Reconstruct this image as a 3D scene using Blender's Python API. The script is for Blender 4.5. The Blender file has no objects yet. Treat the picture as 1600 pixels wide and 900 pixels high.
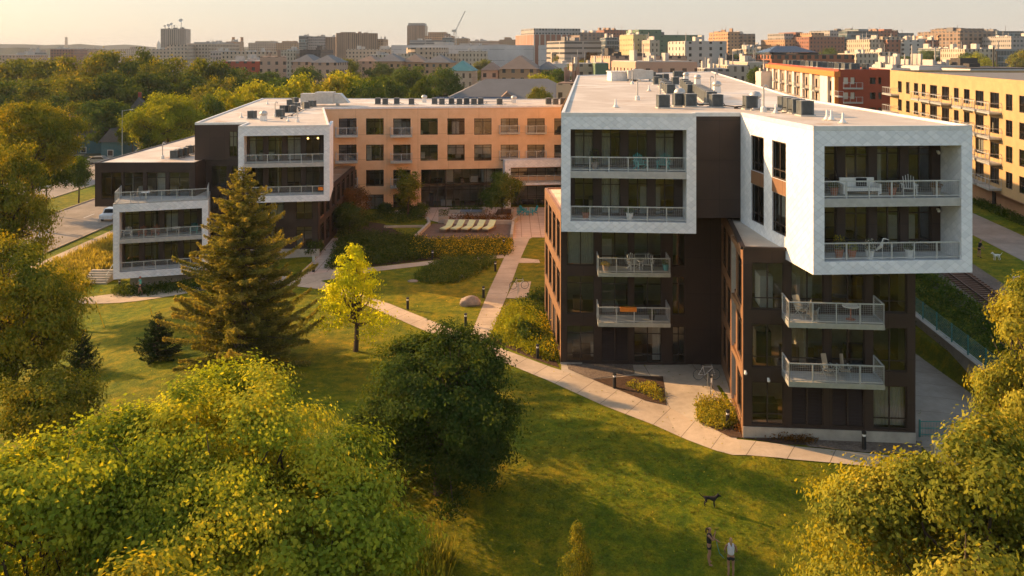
import bpy, bmesh, math, random
import numpy as np
from mathutils import Vector, Matrix
R = math.radians; PI = math.pi
sc = bpy.context.scene; COL = sc.collection
F = 1350.0; YH = 80.0; H = 21.0      # focal length and horizon row of the 1600x900 photograph, camera height
random.seed(7)
# ---------------------------------------------------------------- camera, sky, sun, exposure
cam = bpy.data.cameras.new('camera'); co = bpy.data.objects.new('camera', cam); COL.objects.link(co)
co.location = (0, 0, H); co.rotation_euler = (R(90), 0, 0)
cam.sensor_width = 36; cam.lens = F / 1600 * 36; cam.shift_y = -(450 - YH) / 1600
cam.clip_start = 0.5; cam.clip_end = 40000; sc.camera = co
SUN_EL = R(20); SX, SY = -0.885, 0.466
world = bpy.data.worlds.new('World'); sc.world = world; world.use_nodes = True
wn = world.node_tree.nodes; wl = world.node_tree.links; wn.clear()
sky = wn.new('ShaderNodeTexSky'); sky.sky_type = 'NISHITA'; sky.sun_disc = False
sky.sun_elevation = SUN_EL; sky.sun_rotation = math.atan2(SX, SY)
sky.air_density = 1.0; sky.dust_density = 1.5; sky.ozone_density = 1.0; sky.altitude = 50
tint = wn.new('ShaderNodeMix'); tint.data_type = 'RGBA'; tint.blend_type = 'MULTIPLY'; tint.inputs[0].default_value = 1
tint.inputs[7].default_value = (.95, .90, .79, 1)
bg = wn.new('ShaderNodeBackground'); bg.inputs[1].default_value = 0.15; wo = wn.new('ShaderNodeOutputWorld')
wl.new(sky.outputs[0], tint.inputs[6]); veil = wn.new('ShaderNodeMix'); veil.data_type = 'RGBA'
veil.inputs[7].default_value = (1.95, 1.82, 1.68, 1)          # pale haze of the lower sky
tcw = wn.new('ShaderNodeTexCoord'); sxw = wn.new('ShaderNodeSeparateXYZ'); wl.new(tcw.outputs['Generated'], sxw.inputs[0])
mrw = wn.new('ShaderNodeMapRange'); mrw.inputs[1].default_value = .05; mrw.inputs[2].default_value = .32; mrw.inputs[3].default_value = .85; mrw.inputs[4].default_value = .15
wl.new(sxw.outputs[2], mrw.inputs[0]); wl.new(mrw.outputs[0], veil.inputs[0])
wl.new(tint.outputs[2], veil.inputs[6]); wl.new(veil.outputs[2], bg.inputs[0]); wl.new(bg.outputs[0], wo.inputs[0])
sl = bpy.data.lights.new('sun', 'SUN'); so = bpy.data.objects.new('sun', sl); COL.objects.link(so)
sl.energy = 4.7; sl.angle = R(0.6); sl.color = (1.0, 0.58, 0.26)
sd = Vector((SX * math.cos(SUN_EL), SY * math.cos(SUN_EL), math.sin(SUN_EL)))
so.rotation_euler = sd.to_track_quat('Z', 'Y').to_euler(); so.location = (-60, 40, 60)
sc.view_settings.view_transform = 'Standard'; sc.view_settings.look = 'None'
sc.view_settings.exposure = 1.13; sc.view_settings.gamma = 1; sc.view_settings.use_curve_mapping = False
sc.render.engine = 'CYCLES'; cy = sc.cycles
cy.use_denoising = True; cy.max_bounces = 6; cy.diffuse_bounces = 3; cy.glossy_bounces = 3; cy.transmission_bounces = 4
cy.transparent_max_bounces = 10; cy.volume_bounces = 0; cy.use_adaptive_sampling = True; cy.adaptive_threshold = 0.02
cy.caustics_reflective = False; cy.caustics_refractive = False; cy.sample_clamp_indirect = 4
# ---------------------------------------------------------------- materials
MATS = {}
def newmat(name):
    m = bpy.data.materials.new(name); m.use_nodes = True; nt = m.node_tree; nt.nodes.clear(); MATS[name] = m
    return m, nt, nt.nodes, nt.links
def out(nt, sh):
    o = nt.nodes.new('ShaderNodeOutputMaterial'); nt.links.new(sh, o.inputs[0])
def math_(nt, op, a, b=None, c=None):
    n = nt.nodes.new('ShaderNodeMath'); n.operation = op
    for i, v in enumerate((a, b, c)):
        if v is None: continue
        if isinstance(v, (int, float)): n.inputs[i].default_value = v
        else: nt.links.new(v, n.inputs[i])
    return n.outputs[0]
def mixc(nt, fac, a, b, mode='MIX'):
    n = nt.nodes.new('ShaderNodeMix'); n.data_type = 'RGBA'; n.blend_type = mode
    for k, v in ((0, fac), (6, a), (7, b)):
        if isinstance(v, (int, float)): n.inputs[k].default_value = v
        elif isinstance(v, tuple): n.inputs[k].default_value = (*v, 1) if len(v) == 3 else v
        else: nt.links.new(v, n.inputs[k])
    return n.outputs[2]
def noise(nt, vec, scale, detail=4, rough=.6):
    n = nt.nodes.new('ShaderNodeTexNoise'); n.inputs['Scale'].default_value = scale
    n.inputs['Detail'].default_value = detail; n.inputs['Roughness'].default_value = rough
    nt.links.new(vec, n.inputs['Vector']); return n.outputs[0]
def ramp(nt, fac, stops):
    n = nt.nodes.new('ShaderNodeValToRGB'); nt.links.new(fac, n.inputs[0]); e = n.color_ramp.elements
    while len(e) < len(stops): e.new(.5)
    for k, (p, c) in enumerate(stops):
        e[k].position = p; e[k].color = (*c, 1) if len(c) == 3 else c
    return n.outputs[0]
def objco(nt):
    return nt.nodes.new('ShaderNodeTexCoord').outputs['Object']
def worldco(nt):
    return nt.nodes.new('ShaderNodeNewGeometry').outputs['Position']
def wallco(nt, sx=1, sz=1):
    s = nt.nodes.new('ShaderNodeSeparateXYZ'); nt.links.new(objco(nt), s.inputs[0])
    u = math_(nt, 'ADD', s.outputs[0], s.outputs[1]); c = nt.nodes.new('ShaderNodeCombineXYZ')
    nt.links.new(u, c.inputs[0]); nt.links.new(s.outputs[2], c.inputs[1]); return c.outputs[0], u, s.outputs[2]
def princ(nt, col, rough=.6, spec=.4, metal=0, bump=None, bstr=.3, bdist=.02):
    p = nt.nodes.new('ShaderNodeBsdfPrincipled')
    if isinstance(col, tuple): p.inputs['Base Color'].default_value = (*col, 1)
    else: nt.links.new(col, p.inputs['Base Color'])
    if isinstance(rough, (int, float)): p.inputs['Roughness'].default_value = rough
    else: nt.links.new(rough, p.inputs['Roughness'])
    p.inputs['Specular IOR Level'].default_value = spec; p.inputs['Metallic'].default_value = metal
    if bump is not None:
        b = nt.nodes.new('ShaderNodeBump'); b.inputs['Strength'].default_value = bstr; b.inputs['Distance'].default_value = bdist
        nt.links.new(bump, b.inputs['Height']); nt.links.new(b.outputs[0], p.inputs['Normal'])
    return p.outputs[0]
def simple(name, col, rough=.6, spec=.4, metal=0, var=.12, scale=3.0):
    m, nt, n, l = newmat(name); f = noise(nt, objco(nt), scale, 5)
    a = tuple(c * (1 - var) for c in col); b = tuple(min(1, c * (1 + var)) for c in col)
    out(nt, princ(nt, ramp(nt, f, [(.3, a), (.7, b)]), rough, spec, metal)); return m
def brickmat(name, c1, c2, mortar, bw, bh, ms=.02, rough=.6, off=.5, bstr=.25, dirt=.12, metal=0, spec=.4):
    m, nt, n, l = newmat(name); v, u, z = wallco(nt)
    b = nt.nodes.new('ShaderNodeTexBrick'); nt.links.new(v, b.inputs[0]); b.offset = off
    for k, x in (('Color1', c1), ('Color2', c2), ('Mortar', mortar)): b.inputs[k].default_value = (*x, 1)
    b.inputs['Scale'].default_value = 1; b.inputs['Mortar Size'].default_value = ms; b.inputs['Brick Width'].default_value = bw
    b.inputs['Row Height'].default_value = bh; b.inputs['Bias'].default_value = 0
    f = noise(nt, v, .7, 5); d = ramp(nt, f, [(.25, (1 - dirt,) * 3), (.7, (1, 1, 1))])
    c = mixc(nt, 1.0, b.outputs[0], d, 'MULTIPLY')
    inv = math_(nt, 'SUBTRACT', 1, b.outputs[1])
    out(nt, princ(nt, c, rough, spec, metal, inv, bstr, .02)); return m
def shingle():
    m, nt, n, l = newmat('white_shingle'); v, u, z = wallco(nt)
    # overlapping lozenge tiles, each leaning out at its lower edge
    p = math_(nt, 'ADD', math_(nt, 'ADD', math_(nt, 'MULTIPLY', u, 1 / .5), math_(nt, 'MULTIPLY', z, 1 / .38)), 200)
    q = math_(nt, 'ADD', math_(nt, 'SUBTRACT', math_(nt, 'MULTIPLY', u, 1 / .5), math_(nt, 'MULTIPLY', z, 1 / .38)), 200)
    fp, fq = math_(nt, 'FRACT', p), math_(nt, 'FRACT', q)
    wn_ = nt.nodes.new('ShaderNodeTexWhiteNoise'); wn_.noise_dimensions = '2D'; cc = nt.nodes.new('ShaderNodeCombineXYZ')
    nt.links.new(math_(nt, 'FLOOR', p), cc.inputs[0]); nt.links.new(math_(nt, 'FLOOR', q), cc.inputs[1]); nt.links.new(cc.outputs[0], wn_.inputs[0])
    col = ramp(nt, wn_.outputs[0], [(0, (.70, .71, .71)), (.5, (.78, .79, .78)), (1, (.84, .84, .83))])
    edge = math_(nt, 'MAXIMUM', math_(nt, 'LESS_THAN', fp, .07), math_(nt, 'GREATER_THAN', fq, .93))
    col = mixc(nt, math_(nt, 'MULTIPLY', edge, .3), col, (.42, .42, .41))
    hgt = math_(nt, 'SUBTRACT', math_(nt, 'ADD', fq, 1), fp)
    dirt = ramp(nt, noise(nt, v, .5, 4), [(.3, (.95, .95, .94)), (.65, (1, 1, 1))])
    col = mixc(nt, 1, col, dirt, 'MULTIPLY')
    out(nt, princ(nt, col, .5, .4, 0, hgt, 1.0, .045)); return m
shingle()
brickmat('copper_cladding', (.22, .115, .06), (.27, .145, .075), (.10, .05, .03), 1.5, 2.4, .015, .5, 0, .3, .25)
simple('white_trim', (.68, .69, .68), .5)
brickmat('brown_panel', (.042, .026, .020), (.050, .031, .024), (.012, .009, .008), 1.5, 2.4, .012, .55, 0, .3, .2)
simple('brown_frame', (.035, .024, .019), .5)
m, nt, n, l = newmat('orange_cladding'); v, u, z = wallco(nt)
rib = math_(nt, 'SINE', math_(nt, 'MULTIPLY', u, 2 * PI / .17))
seam = math_(nt, 'LESS_THAN', math_(nt, 'FRACT', math_(nt, 'MULTIPLY', z, 1 / 3.3)), .012)
seam2 = math_(nt, 'LESS_THAN', math_(nt, 'FRACT', math_(nt, 'MULTIPLY', u, 1 / 4.1)), .008)
c = ramp(nt, noise(nt, v, .8, 5), [(.3, (.66, .41, .22)), (.7, (.75, .49, .28))])
c = mixc(nt, math_(nt, 'MULTIPLY', math_(nt, 'MAXIMUM', seam, seam2), .5), c, (.16, .08, .04))
out(nt, princ(nt, c, .5, .4, 0, rib, .35, .012))
m, nt, n, l = newmat('roof_membrane'); v = worldco(nt)
c = ramp(nt, noise(nt, v, .13, 5, .6), [(.34, (.62, .55, .46)), (.48, (.50, .42, .33)), (.56, (.61, .54, .45)), (.68, (.72, .67, .60))])
st = ramp(nt, noise(nt, v, .32, 4), [(.60, (1, 1, 1)), (.66, (.80, .64, .48)), (.70, (.93, .87, .8))])
c = mixc(nt, 1, c, st, 'MULTIPLY')
sx = nt.nodes.new('ShaderNodeSeparateXYZ'); nt.links.new(v, sx.inputs[0])
sm = math_(nt, 'LESS_THAN', math_(nt, 'FRACT', math_(nt, 'MULTIPLY', math_(nt, 'ADD', sx.outputs[1], math_(nt, 'MULTIPLY', sx.outputs[0], .08)), 1 / 2.9)), .03)
c = mixc(nt, math_(nt, 'MULTIPLY', sm, .35), c, (.45, .38, .32))
out(nt, princ(nt, c, .55, .35))
m, nt, n, l = newmat('glass_pane')
g = nt.nodes.new('ShaderNodeBsdfGlossy'); g.inputs['Roughness'].default_value = .03; g.inputs[0].default_value = (.50, .56, .62, 1)
t = nt.nodes.new('ShaderNodeBsdfTransparent'); t.inputs[0].default_value = (.66, .70, .70, 1)
lw = nt.nodes.new('ShaderNodeLayerWeight'); lw.inputs[0].default_value = .35
bn = nt.nodes.new('ShaderNodeBump'); bn.inputs['Strength'].default_value = .05; bn.inputs['Distance'].default_value = .05
nt.links.new(noise(nt, objco(nt), 1.2, 2), bn.inputs['Height']); nt.links.new(bn.outputs[0], g.inputs['Normal'])
mx = nt.nodes.new('ShaderNodeMixShader'); nt.links.new(math_(nt, 'ADD', math_(nt, 'MULTIPLY', lw.outputs[0], .6), .09), mx.inputs[0])
nt.links.new(t.outputs[0], mx.inputs[1]); nt.links.new(g.outputs[0], mx.inputs[2]); out(nt, mx.outputs[0])
simple('interior_wall', (.52, .46, .37), .8)
simple('interior_floor', (.22, .12, .06), .5)
simple('curtain', (.60, .58, .54), .9)
simple('steel_rail', (.50, .53, .54), .4, .5, .3)
simple('concrete_slab', (.42, .42, .40), .7)
simple('deck_grey', (.40, .40, .38), .7)
simple('plinth_concrete', (.40, .36, .30), .85, var=.2, scale=1.2)
simple('wood_dark', (.12, .06, .035), .7)
simple('black_metal', (.02, .02, .02), .5)
simple('condenser_grey', (.10, .12, .125), .5, var=.25)
simple('vent_metal', (.52, .50, .46), .45, .5, .4)
simple('white_plastic', (.75, .74, .70), .5)
simple('teal_plastic', (.02, .40, .50), .5)
simple('aqua_plastic', (.12, .42, .40), .5)
simple('orange_plastic', (.75, .22, .02), .5)
simple('lime_cushion', (.66, .70, .38), .8)
simple('terracotta', (.38, .14, .07), .8)
simple('galvanised', (.42, .45, .43), .45, .5, .4)
simple('green_fence', (.05, .20, .17), .5)
simple('rubber', (.025, .025, .025), .7)
simple('timber', (.25, .16, .10), .8)
simple('bark', (.075, .052, .036), .9, var=.3, scale=6)
simple('stone', (.30, .24, .19), .9, var=.3, scale=2)
simple('rust_rail', (.11, .07, .05), .5, .5, .5)
simple('yellow_plastic', (.80, .50, .02), .5)
simple('pink_cloth', (.55, .08, .10), .9); simple('aqua_cloth', (.10, .42, .40), .9); simple('white_cloth', (.66, .66, .74), .9)
simple('black_cloth', (.018, .018, .022), .9); simple('red_cloth', (.5, .05, .04), .9); simple('tan_fabric', (.44, .36, .26), .9)
simple('skin', (.38, .20, .13), .6); simple('hair_brown', (.05, .028, .018), .7); simple('hair_blond', (.36, .22, .10), .7)
simple('fur_black', (.014, .013, .014), .9); simple('fur_white', (.72, .68, .62), .9)
simple('car_silver', (.35, .37, .38), .3, .6, .4); simple('car_white', (.7, .7, .7), .3, .6); simple('car_dark', (.03, .035, .04), .3, .6)
simple('car_glass', (.02, .025, .03), .1, .7)
def emis(name, col, s):
    m, nt, n, l = newmat(name); e = nt.nodes.new('ShaderNodeEmission'); e.inputs[0].default_value = (*col, 1); e.inputs[1].default_value = s; out(nt, e.outputs[0])
emis('lamp_glow', (1, .55, .15), 4)
# ground
m, nt, n, l = newmat('lawn'); v = worldco(nt)
big = noise(nt, v, .09, 4); mid = noise(nt, v, 1.1, 7, .75); fine = noise(nt, v, 11, 4, .85)
c = ramp(nt, mid, [(.30, (.05, .08, .008)), (.48, (.135, .148, .010)), (.62, (.25, .205, .012)), (.78, (.38, .23, .03))])
c2 = ramp(nt, big, [(.35, (.75, 1.0, .8)), (.65, (1.25, 1.05, .9))]); c = mixc(nt, 1, c, c2, 'MULTIPLY')
c3 = ramp(nt, fine, [(.3, (.45, .5, .42)), (.68, (1.55, 1.5, 1.25))]); c = mixc(nt, .85, c, c3, 'MULTIPLY')
out(nt, princ(nt, c, .9, .1, 0, math_(nt, 'ADD', fine, math_(nt, 'MULTIPLY', noise(nt, v, 5, 4), 1.2)), .8, .10))
def groundmat(name, a, b, scale, bump=.3, rough=.9, bd=.03, joints=None):
    m, nt, n, l = newmat(name); v = worldco(nt)
    c = ramp(nt, noise(nt, v, scale, 6, .7), [(.3, a), (.7, b)])
    c = mixc(nt, 1, c, ramp(nt, noise(nt, v, .25, 4), [(.3, (.70, .69, .67)), (.7, (1.1, 1.08, 1.05))]), 'MULTIPLY')
    if joints:
        s = nt.nodes.new('ShaderNodeSeparateXYZ'); nt.links.new(v, s.inputs[0]); ang, w = joints
        uu = math_(nt, 'ADD', math_(nt, 'MULTIPLY', s.outputs[0], math.cos(ang)), math_(nt, 'MULTIPLY', s.outputs[1], math.sin(ang)))
        j = math_(nt, 'LESS_THAN', math_(nt, 'FRACT', math_(nt, 'MULTIPLY', uu, 1 / w)), .03 / w * 1.4)
        c = mixc(nt, math_(nt, 'MULTIPLY', j, .75), c, (.10, .08, .06))
    out(nt, princ(nt, c, rough, .2, 0, noise(nt, v, scale * 3, 3), bump, bd))
groundmat('path_concrete', (.48, .39, .29), (.57, .475, .36), 3, .1, joints=(R(-32), 1.9))
groundmat('walk_concrete', (.47, .39, .29), (.55, .46, .355), 3, .1, joints=(R(90), 1.7))
groundmat('plaza_concrete', (.45, .39, .31), (.53, .46, .37), 2, .1, joints=(R(4), 3.2))
groundmat('road_concrete', (.26, .23, .20), (.33, .30, .265), 1.2, .1)
groundmat('drive_concrete', (.34, .29, .23), (.40, .34, .28), 2, .1, joints=(R(80), 2.4))
groundmat('gravel', (.10, .075, .06), (.36, .29, .23), 9, .9, bd=.05)
groundmat('ballast', (.13, .10, .08), (.25, .20, .165), 5, .9, bd=.06)
groundmat('mulch', (.05, .028, .018), (.13, .08, .05), 8, .9, bd=.05)
groundmat('city_ground', (.05, .065, .03), (.14, .12, .08), .02, .1)
groundmat('hill_wood', (.045, .055, .03), (.10, .10, .05), .01, .3)
m, nt, n, l = newmat('pavers'); v = worldco(nt)
b = nt.nodes.new('ShaderNodeTexBrick'); nt.links.new(v, b.inputs[0]); b.offset = 0
for k, x in (('Color1', (.54, .41, .31)), ('Color2', (.60, .46, .35)), ('Mortar', (.28, .17, .12))): b.inputs[k].default_value = (*x, 1)
b.inputs['Scale'].default_value = 1; b.inputs['Mortar Size'].default_value = .03; b.inputs['Brick Width'].default_value = 1.1; b.inputs['Row Height'].default_value = 1.1
c = mixc(nt, 1, b.outputs[0], ramp(nt, noise(nt, v, .6, 4), [(.3, (.85, .85, .85)), (.7, (1.1, 1.1, 1.1))]), 'MULTIPLY'); out(nt, princ(nt, c, .8, .2))
m, nt, n, l = newmat('deck_boards'); v = worldco(nt); s = nt.nodes.new('ShaderNodeSeparateXYZ'); nt.links.new(v, s.inputs[0])
j = math_(nt, 'LESS_THAN', math_(nt, 'FRACT', math_(nt, 'MULTIPLY', s.outputs[1], 1 / .3)), .2)
c = mixc(nt, j, ramp(nt, noise(nt, v, 1.5, 4), [(.3, (.16, .10, .07)), (.7, (.24, .16, .11))]), (.05, .03, .02)); out(nt, princ(nt, c, .7, .2))
def leafmat(name, stops, trans=.45, tc=(1.0, .85, .25)):
    m, nt, n, l = newmat(name); a = nt.nodes.new('ShaderNodeAttribute'); a.attribute_name = 'tint'
    oi = nt.nodes.new('ShaderNodeObjectInfo')
    f = math_(nt, 'ADD', a.outputs['Fac'], math_(nt, 'MULTIPLY', math_(nt, 'SUBTRACT', oi.outputs['Random'], .5), .12))
    c = ramp(nt, f, stops)
    d = nt.nodes.new('ShaderNodeBsdfDiffuse'); nt.links.new(c, d.inputs[0]); t = nt.nodes.new('ShaderNodeBsdfTranslucent')
    nt.links.new(mixc(nt, 1, mixc(nt, 1, c, (1.7, 1.7, 1.7), 'MULTIPLY'), tc, 'MULTIPLY'), t.inputs[0])
    mx = nt.nodes.new('ShaderNodeMixShader'); mx.inputs[0].default_value = trans
    nt.links.new(d.outputs[0], mx.inputs[1]); nt.links.new(t.outputs[0], mx.inputs[2]); out(nt, mx.outputs[0])
leafmat('leaf_maple', [(0, (.11, .16, .025)), (.4, (.22, .28, .032)), (.7, (.42, .42, .045)), (1, (.66, .54, .06))], .42)
leafmat('leaf_gold', [(0, (.08, .11, .02)), (.4, (.20, .215, .03)), (.75, (.40, .35, .045)), (1, (.62, .46, .06))], .38)
leafmat('leaf_dark', [(0, (.03, .055, .016)), (.5, (.055, .09, .02)), (.85, (.12, .14, .026)), (1, (.20, .16, .03))], .32)
leafmat('leaf_green', [(0, (.04, .075, .02)), (.5, (.075, .12, .025)), (1, (.20, .21, .035))], .3)
leafmat('leaf_olive', [(0, (.055, .085, .018)), (.5, (.17, .185, .026)), (1, (.44, .32, .03))], .32)
leafmat('leaf_lime', [(0, (.12, .17, .02)), (.5, (.24, .27, .025)), (1, (.42, .38, .03))], .38)
leafmat('leaf_yellow', [(0, (.18, .23, .02)), (.5, (.44, .46, .025)), (1, (.70, .62, .03))], .5, (1, .95, .3))
leafmat('needle_olive', [(0, (.07, .09, .03)), (.4, (.19, .195, .05)), (.75, (.38, .32, .075)), (1, (.52, .41, .09))], .42)
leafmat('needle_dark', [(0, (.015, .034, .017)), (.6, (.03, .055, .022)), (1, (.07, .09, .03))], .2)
leafmat('lawn_blade', [(0, (.13, .15, .025)), (.6, (.20, .19, .03)), (1, (.26, .20, .05))], .2)
leafmat('straw_grass', [(0, (.11, .13, .04)), (.5, (.25, .23, .07)), (1, (.40, .34, .12))], .45)
leafmat('leaf_rust', [(0, (.08, .05, .02)), (.5, (.18, .09, .03)), (1, (.30, .14, .04))], .4)
leafmat('flower_yellow', [(0, (.05, .08, .02)), (.62, (.10, .13, .02)), (.68, (.55, .40, .02)), (1, (.72, .52, .03))], .3)
leafmat('flower_white', [(0, (.04, .08, .02)), (.5, (.06, .10, .02)), (.55, (.7, .6, .62)), (1, (.75, .7, .7))], .3)
# ---------------------------------------------------------------- mesh helpers
class MB:
    def __init__(s): s.v = []; s.f = []; s.m = []
    def poly(s, pts, mi=0):
        k = len(s.v); s.v += [tuple(p) for p in pts]; s.f.append(tuple(range(k, k + len(pts)))); s.m.append(mi)
    def box(s, x0, x1, y0, y1, z0, z1, mi=0):
        k = len(s.v); s.v += [(x, y, z) for z in (z0, z1) for y in (y0, y1) for x in (x0, x1)]
        for f in ((0, 2, 3, 1), (4, 5, 7, 6), (0, 1, 5, 4), (2, 6, 7, 3), (0, 4, 6, 2), (1, 3, 7, 5)):
            s.f.append(tuple(k + i for i in f)); s.m.append(mi)
    def bar(s, p, q, w, h, mi=0):
        p = Vector(p); q = Vector(q); d = (q - p).normalized(); a = Vector((0, 0, 1)) if abs(d.z) < .9 else Vector((1, 0, 0))
        x = d.cross(a).normalized() * w / 2; y = x.cross(d).normalized() * h / 2; k = len(s.v)
        for c in (p, q):
            for u, v in ((-1, -1), (1, -1), (1, 1), (-1, 1)): s.v.append(tuple(c + x * u + y * v))
        for f in ((0, 3, 2, 1), (4, 5, 6, 7), (0, 1, 5, 4), (1, 2, 6, 5), (2, 3, 7, 6), (3, 0, 4, 7)):
            s.f.append(tuple(k + i for i in f)); s.m.append(mi)
    def tube(s, pts, rads, n=6, mi=0):
        pts = [Vector(p) for p in pts]; k0 = len(s.v)
        if not isinstance(rads, (list, tuple)): rads = [rads] * len(pts)
        for i, p in enumerate(pts):
            d = (pts[min(i + 1, len(pts) - 1)] - pts[max(i - 1, 0)]).normalized()
            a = Vector((0, 0, 1)) if abs(d.z) < .9 else Vector((1, 0, 0)); x = d.cross(a).normalized(); y = d.cross(x)
            for j in range(n):
                t = 2 * PI * j / n; s.v.append(tuple(p + (x * math.cos(t) + y * math.sin(t)) * rads[i]))
        for i in range(len(pts) - 1):
            for j in range(n):
                a = k0 + i * n + j; b = k0 + i * n + (j + 1) % n; s.f.append((a, b, b + n, a + n)); s.m.append(mi)
        s.f.append(tuple(k0 + j for j in range(n))[::-1]); s.m.append(mi)
        k1 = k0 + (len(pts) - 1) * n; s.f.append(tuple(k1 + j for j in range(n))); s.m.append(mi)
    def prism(s, poly, z0, z1, ms=0, mt=None, mb=None):
        mt = ms if mt is None else mt; mb = ms if mb is None else mb
        s.poly([(x, y, z1) for x, y in poly], mt); s.poly([(x, y, z0) for x, y in reversed(poly)], mb)
        for i in range(len(poly)):
            (x, y), (u, v) = poly[i], poly[(i + 1) % len(poly)]
            s.poly([(x, y, z0), (u, v, z0), (u, v, z1), (x, y, z1)], ms)
    def ball(s, c, r, n=10, mi=0, noise_=0):
        if not isinstance(r, (list, tuple)): r = (r, r, r)
        k0 = len(s.v); m = n // 2
        for i in range(m + 1):
            t = PI * i / m
            for j in range(n):
                p = 2 * PI * j / n; q = 1 + random.uniform(-noise_, noise_)
                s.v.append((c[0] + r[0] * q * math.sin(t) * math.cos(p), c[1] + r[1] * q * math.sin(t) * math.sin(p), c[2] + r[2] * q * math.cos(t)))
        for i in range(m):
            for j in range(n):
                a = k0 + i * n + j; b = k0 + i * n + (j + 1) % n; s.f.append((a, a + n, b + n, b)); s.m.append(mi)
    def lathe(s, prof, c=(0, 0), n=12, mi=0):
        s_ = len(s.v)
        for r, z in prof:
            for j in range(n): s.v.append((c[0] + r * math.cos(2 * PI * j / n), c[1] + r * math.sin(2 * PI * j / n), z))
        for i in range(len(prof) - 1):
            for j in range(n):
                a = s_ + i * n + j; b = s_ + i * n + (j + 1) % n; s.f.append((a, b, b + n, a + n)); s.m.append(mi)
    def mesh(s, name, mats, smooth=False):
        me = bpy.data.meshes.new(name); me.from_pydata(s.v, [], s.f)
        for m in (mats if isinstance(mats, (list, tuple)) else [mats]): me.materials.append(MATS[m])
        me.polygons.foreach_set('material_index', s.m)
        if smooth: me.polygons.foreach_set('use_smooth', [True] * len(s.f))
        me.update(); return me
    def build(s, name, mats, parent=None, loc=(0, 0, 0), rz=0, smooth=False):
        return link(name, s.mesh(name, mats, smooth), parent, loc, rz)
def link(name, me, parent=None, loc=(0, 0, 0), rz=0):
    o = bpy.data.objects.new(name, me); COL.objects.link(o); o.parent = parent; o.location = loc; o.rotation_euler = (0, 0, rz); return o
def tag(o, label, cat, group=None, kind=None):
    if label: o['label'] = label
    if cat: o['category'] = cat
    if group: o['group'] = group
    if kind: o['kind'] = kind
    return o
def thing(name, label, cat, loc=(0, 0, 0), rz=0, group=None):
    o = link(name, None, None, loc, rz); o.empty_display_size = .3; return tag(o, label, cat, group)
KIDS = {}
def copy_tree(o, parent=None):
    c = o.copy(); COL.objects.link(c); c.parent = parent
    if 'nokids' not in o:
        if o.name not in KIDS: KIDS[o.name] = [x for x in o.children]
        for ch in KIDS[o.name]: copy_tree(ch, c)
    return c
def dup(src, label, loc, rz=0, group=None, cat=None, s=None):
    c = copy_tree(src); c.location = loc; c.rotation_euler = (0, 0, rz); c['label'] = label
    if group: c['group'] = group
    if s: c.scale = (s, s, s)
    return c
def first_or_dup(reg, key, maker, label, loc, rz=0, group=None, s=None):
    if key not in reg:
        o = maker(); reg[key] = o; o.location = loc; o.rotation_euler = (0, 0, rz); o['label'] = label
        if group: o['group'] = group
        if s: o.scale = (s, s, s)
        return o
    return dup(reg[key], label, loc, rz, group, s=s)
# ---------------------------------------------------------------- terrain
def S(a, b, x):
    t = np.clip((np.asarray(x, float) - a) / (b - a), 0, 1); return t * t * (3 - 2 * t)
def tz(x, y):
    x = np.asarray(x, float); y = np.asarray(y, float)
    z = -2.2 * S(-20, -38, x) - 1.5 * S(45, 35, y) - 1.5 * S(34, 20, y)
    z = z + .35 * S(9, 13, x) * S(40, 43.5, y) * S(60, 52, y) * S(30, 24, x)
    z = z + 1.3 * S(28.0, 28.6, x) * S(35, 44, y)
    z = z - 2.2 * S(180, 400, y) * S(-38, -18, x)
    return z
def G(px, py, dz=0):
    z = 0.0
    for _ in range(12):
        Y = F * (H - z) / (py - YH); X = (px - 800) * Y / F; z = .5 * z + .5 * float(tz(X, Y))
    return X, Y, z + dz
def GP(pts): return [G(*p)[:2] for p in pts]
def Zy(py, Y): return H - (py - YH) * Y / F
def Xp(px, Y): return (px - 800) * Y / F
gx = np.unique(np.concatenate([-np.geomspace(60, 9000, 26), np.arange(-60, -24, 1.5), np.arange(-24, 27, .75), [27.6, 28, 28.2, 28.4, 28.6, 29], np.arange(30, 62, 2), np.geomspace(62, 9000, 26)]))
gy = np.unique(np.concatenate([-np.geomspace(20, 3000, 10), [-10, 0, 8], np.arange(12, 70, .75), np.arange(70, 120, 1.5), np.arange(120, 260, 5), np.geomspace(260, 12000, 26)]))
XX, YY = np.meshgrid(gx, gy); ZZ = tz(XX, YY)
vs = np.stack([XX, YY, ZZ], -1).reshape(-1, 3); nx = len(gx)
ii, jj = np.meshgrid(np.arange(len(gy) - 1), np.arange(nx - 1), indexing='ij'); a = (ii * nx + jj).ravel()
qs = np.stack([a, a + 1, a + nx + 1, a + nx], 1)
def npmesh(name, v, q, mat, tint=None, smooth=False):
    me = bpy.data.meshes.new(name); me.vertices.add(len(v)); me.vertices.foreach_set('co', v.astype(np.float32).ravel())
    me.loops.add(q.size); me.loops.foreach_set('vertex_index', q.astype(np.int32).ravel())
    me.polygons.add(len(q)); k = q.shape[1]; me.polygons.foreach_set('loop_start', np.arange(0, q.size, k, dtype=np.int32))
    me.update(calc_edges=True)
    for m in (mat if isinstance(mat, list) else [mat]): me.materials.append(MATS[m])
    if smooth: me.polygons.foreach_set('use_smooth', np.ones(len(q), bool))
    if tint is not None:
        at = me.attributes.new('tint', 'FLOAT', 'FACE'); at.data.foreach_set('value', tint.astype(np.float32))
    me.update(); return me
gme = npmesh('ground', vs, qs, ['lawn', 'city_ground'], smooth=True)
cen = (vs[qs[:, 0]] + vs[qs[:, 2]]) / 2
gme.polygons.foreach_set('material_index', ((cen[:, 1] > 190) | (cen[:, 0] > 120)).astype(np.int32))
tag(link('ground', gme), None, None, kind='structure')
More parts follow.
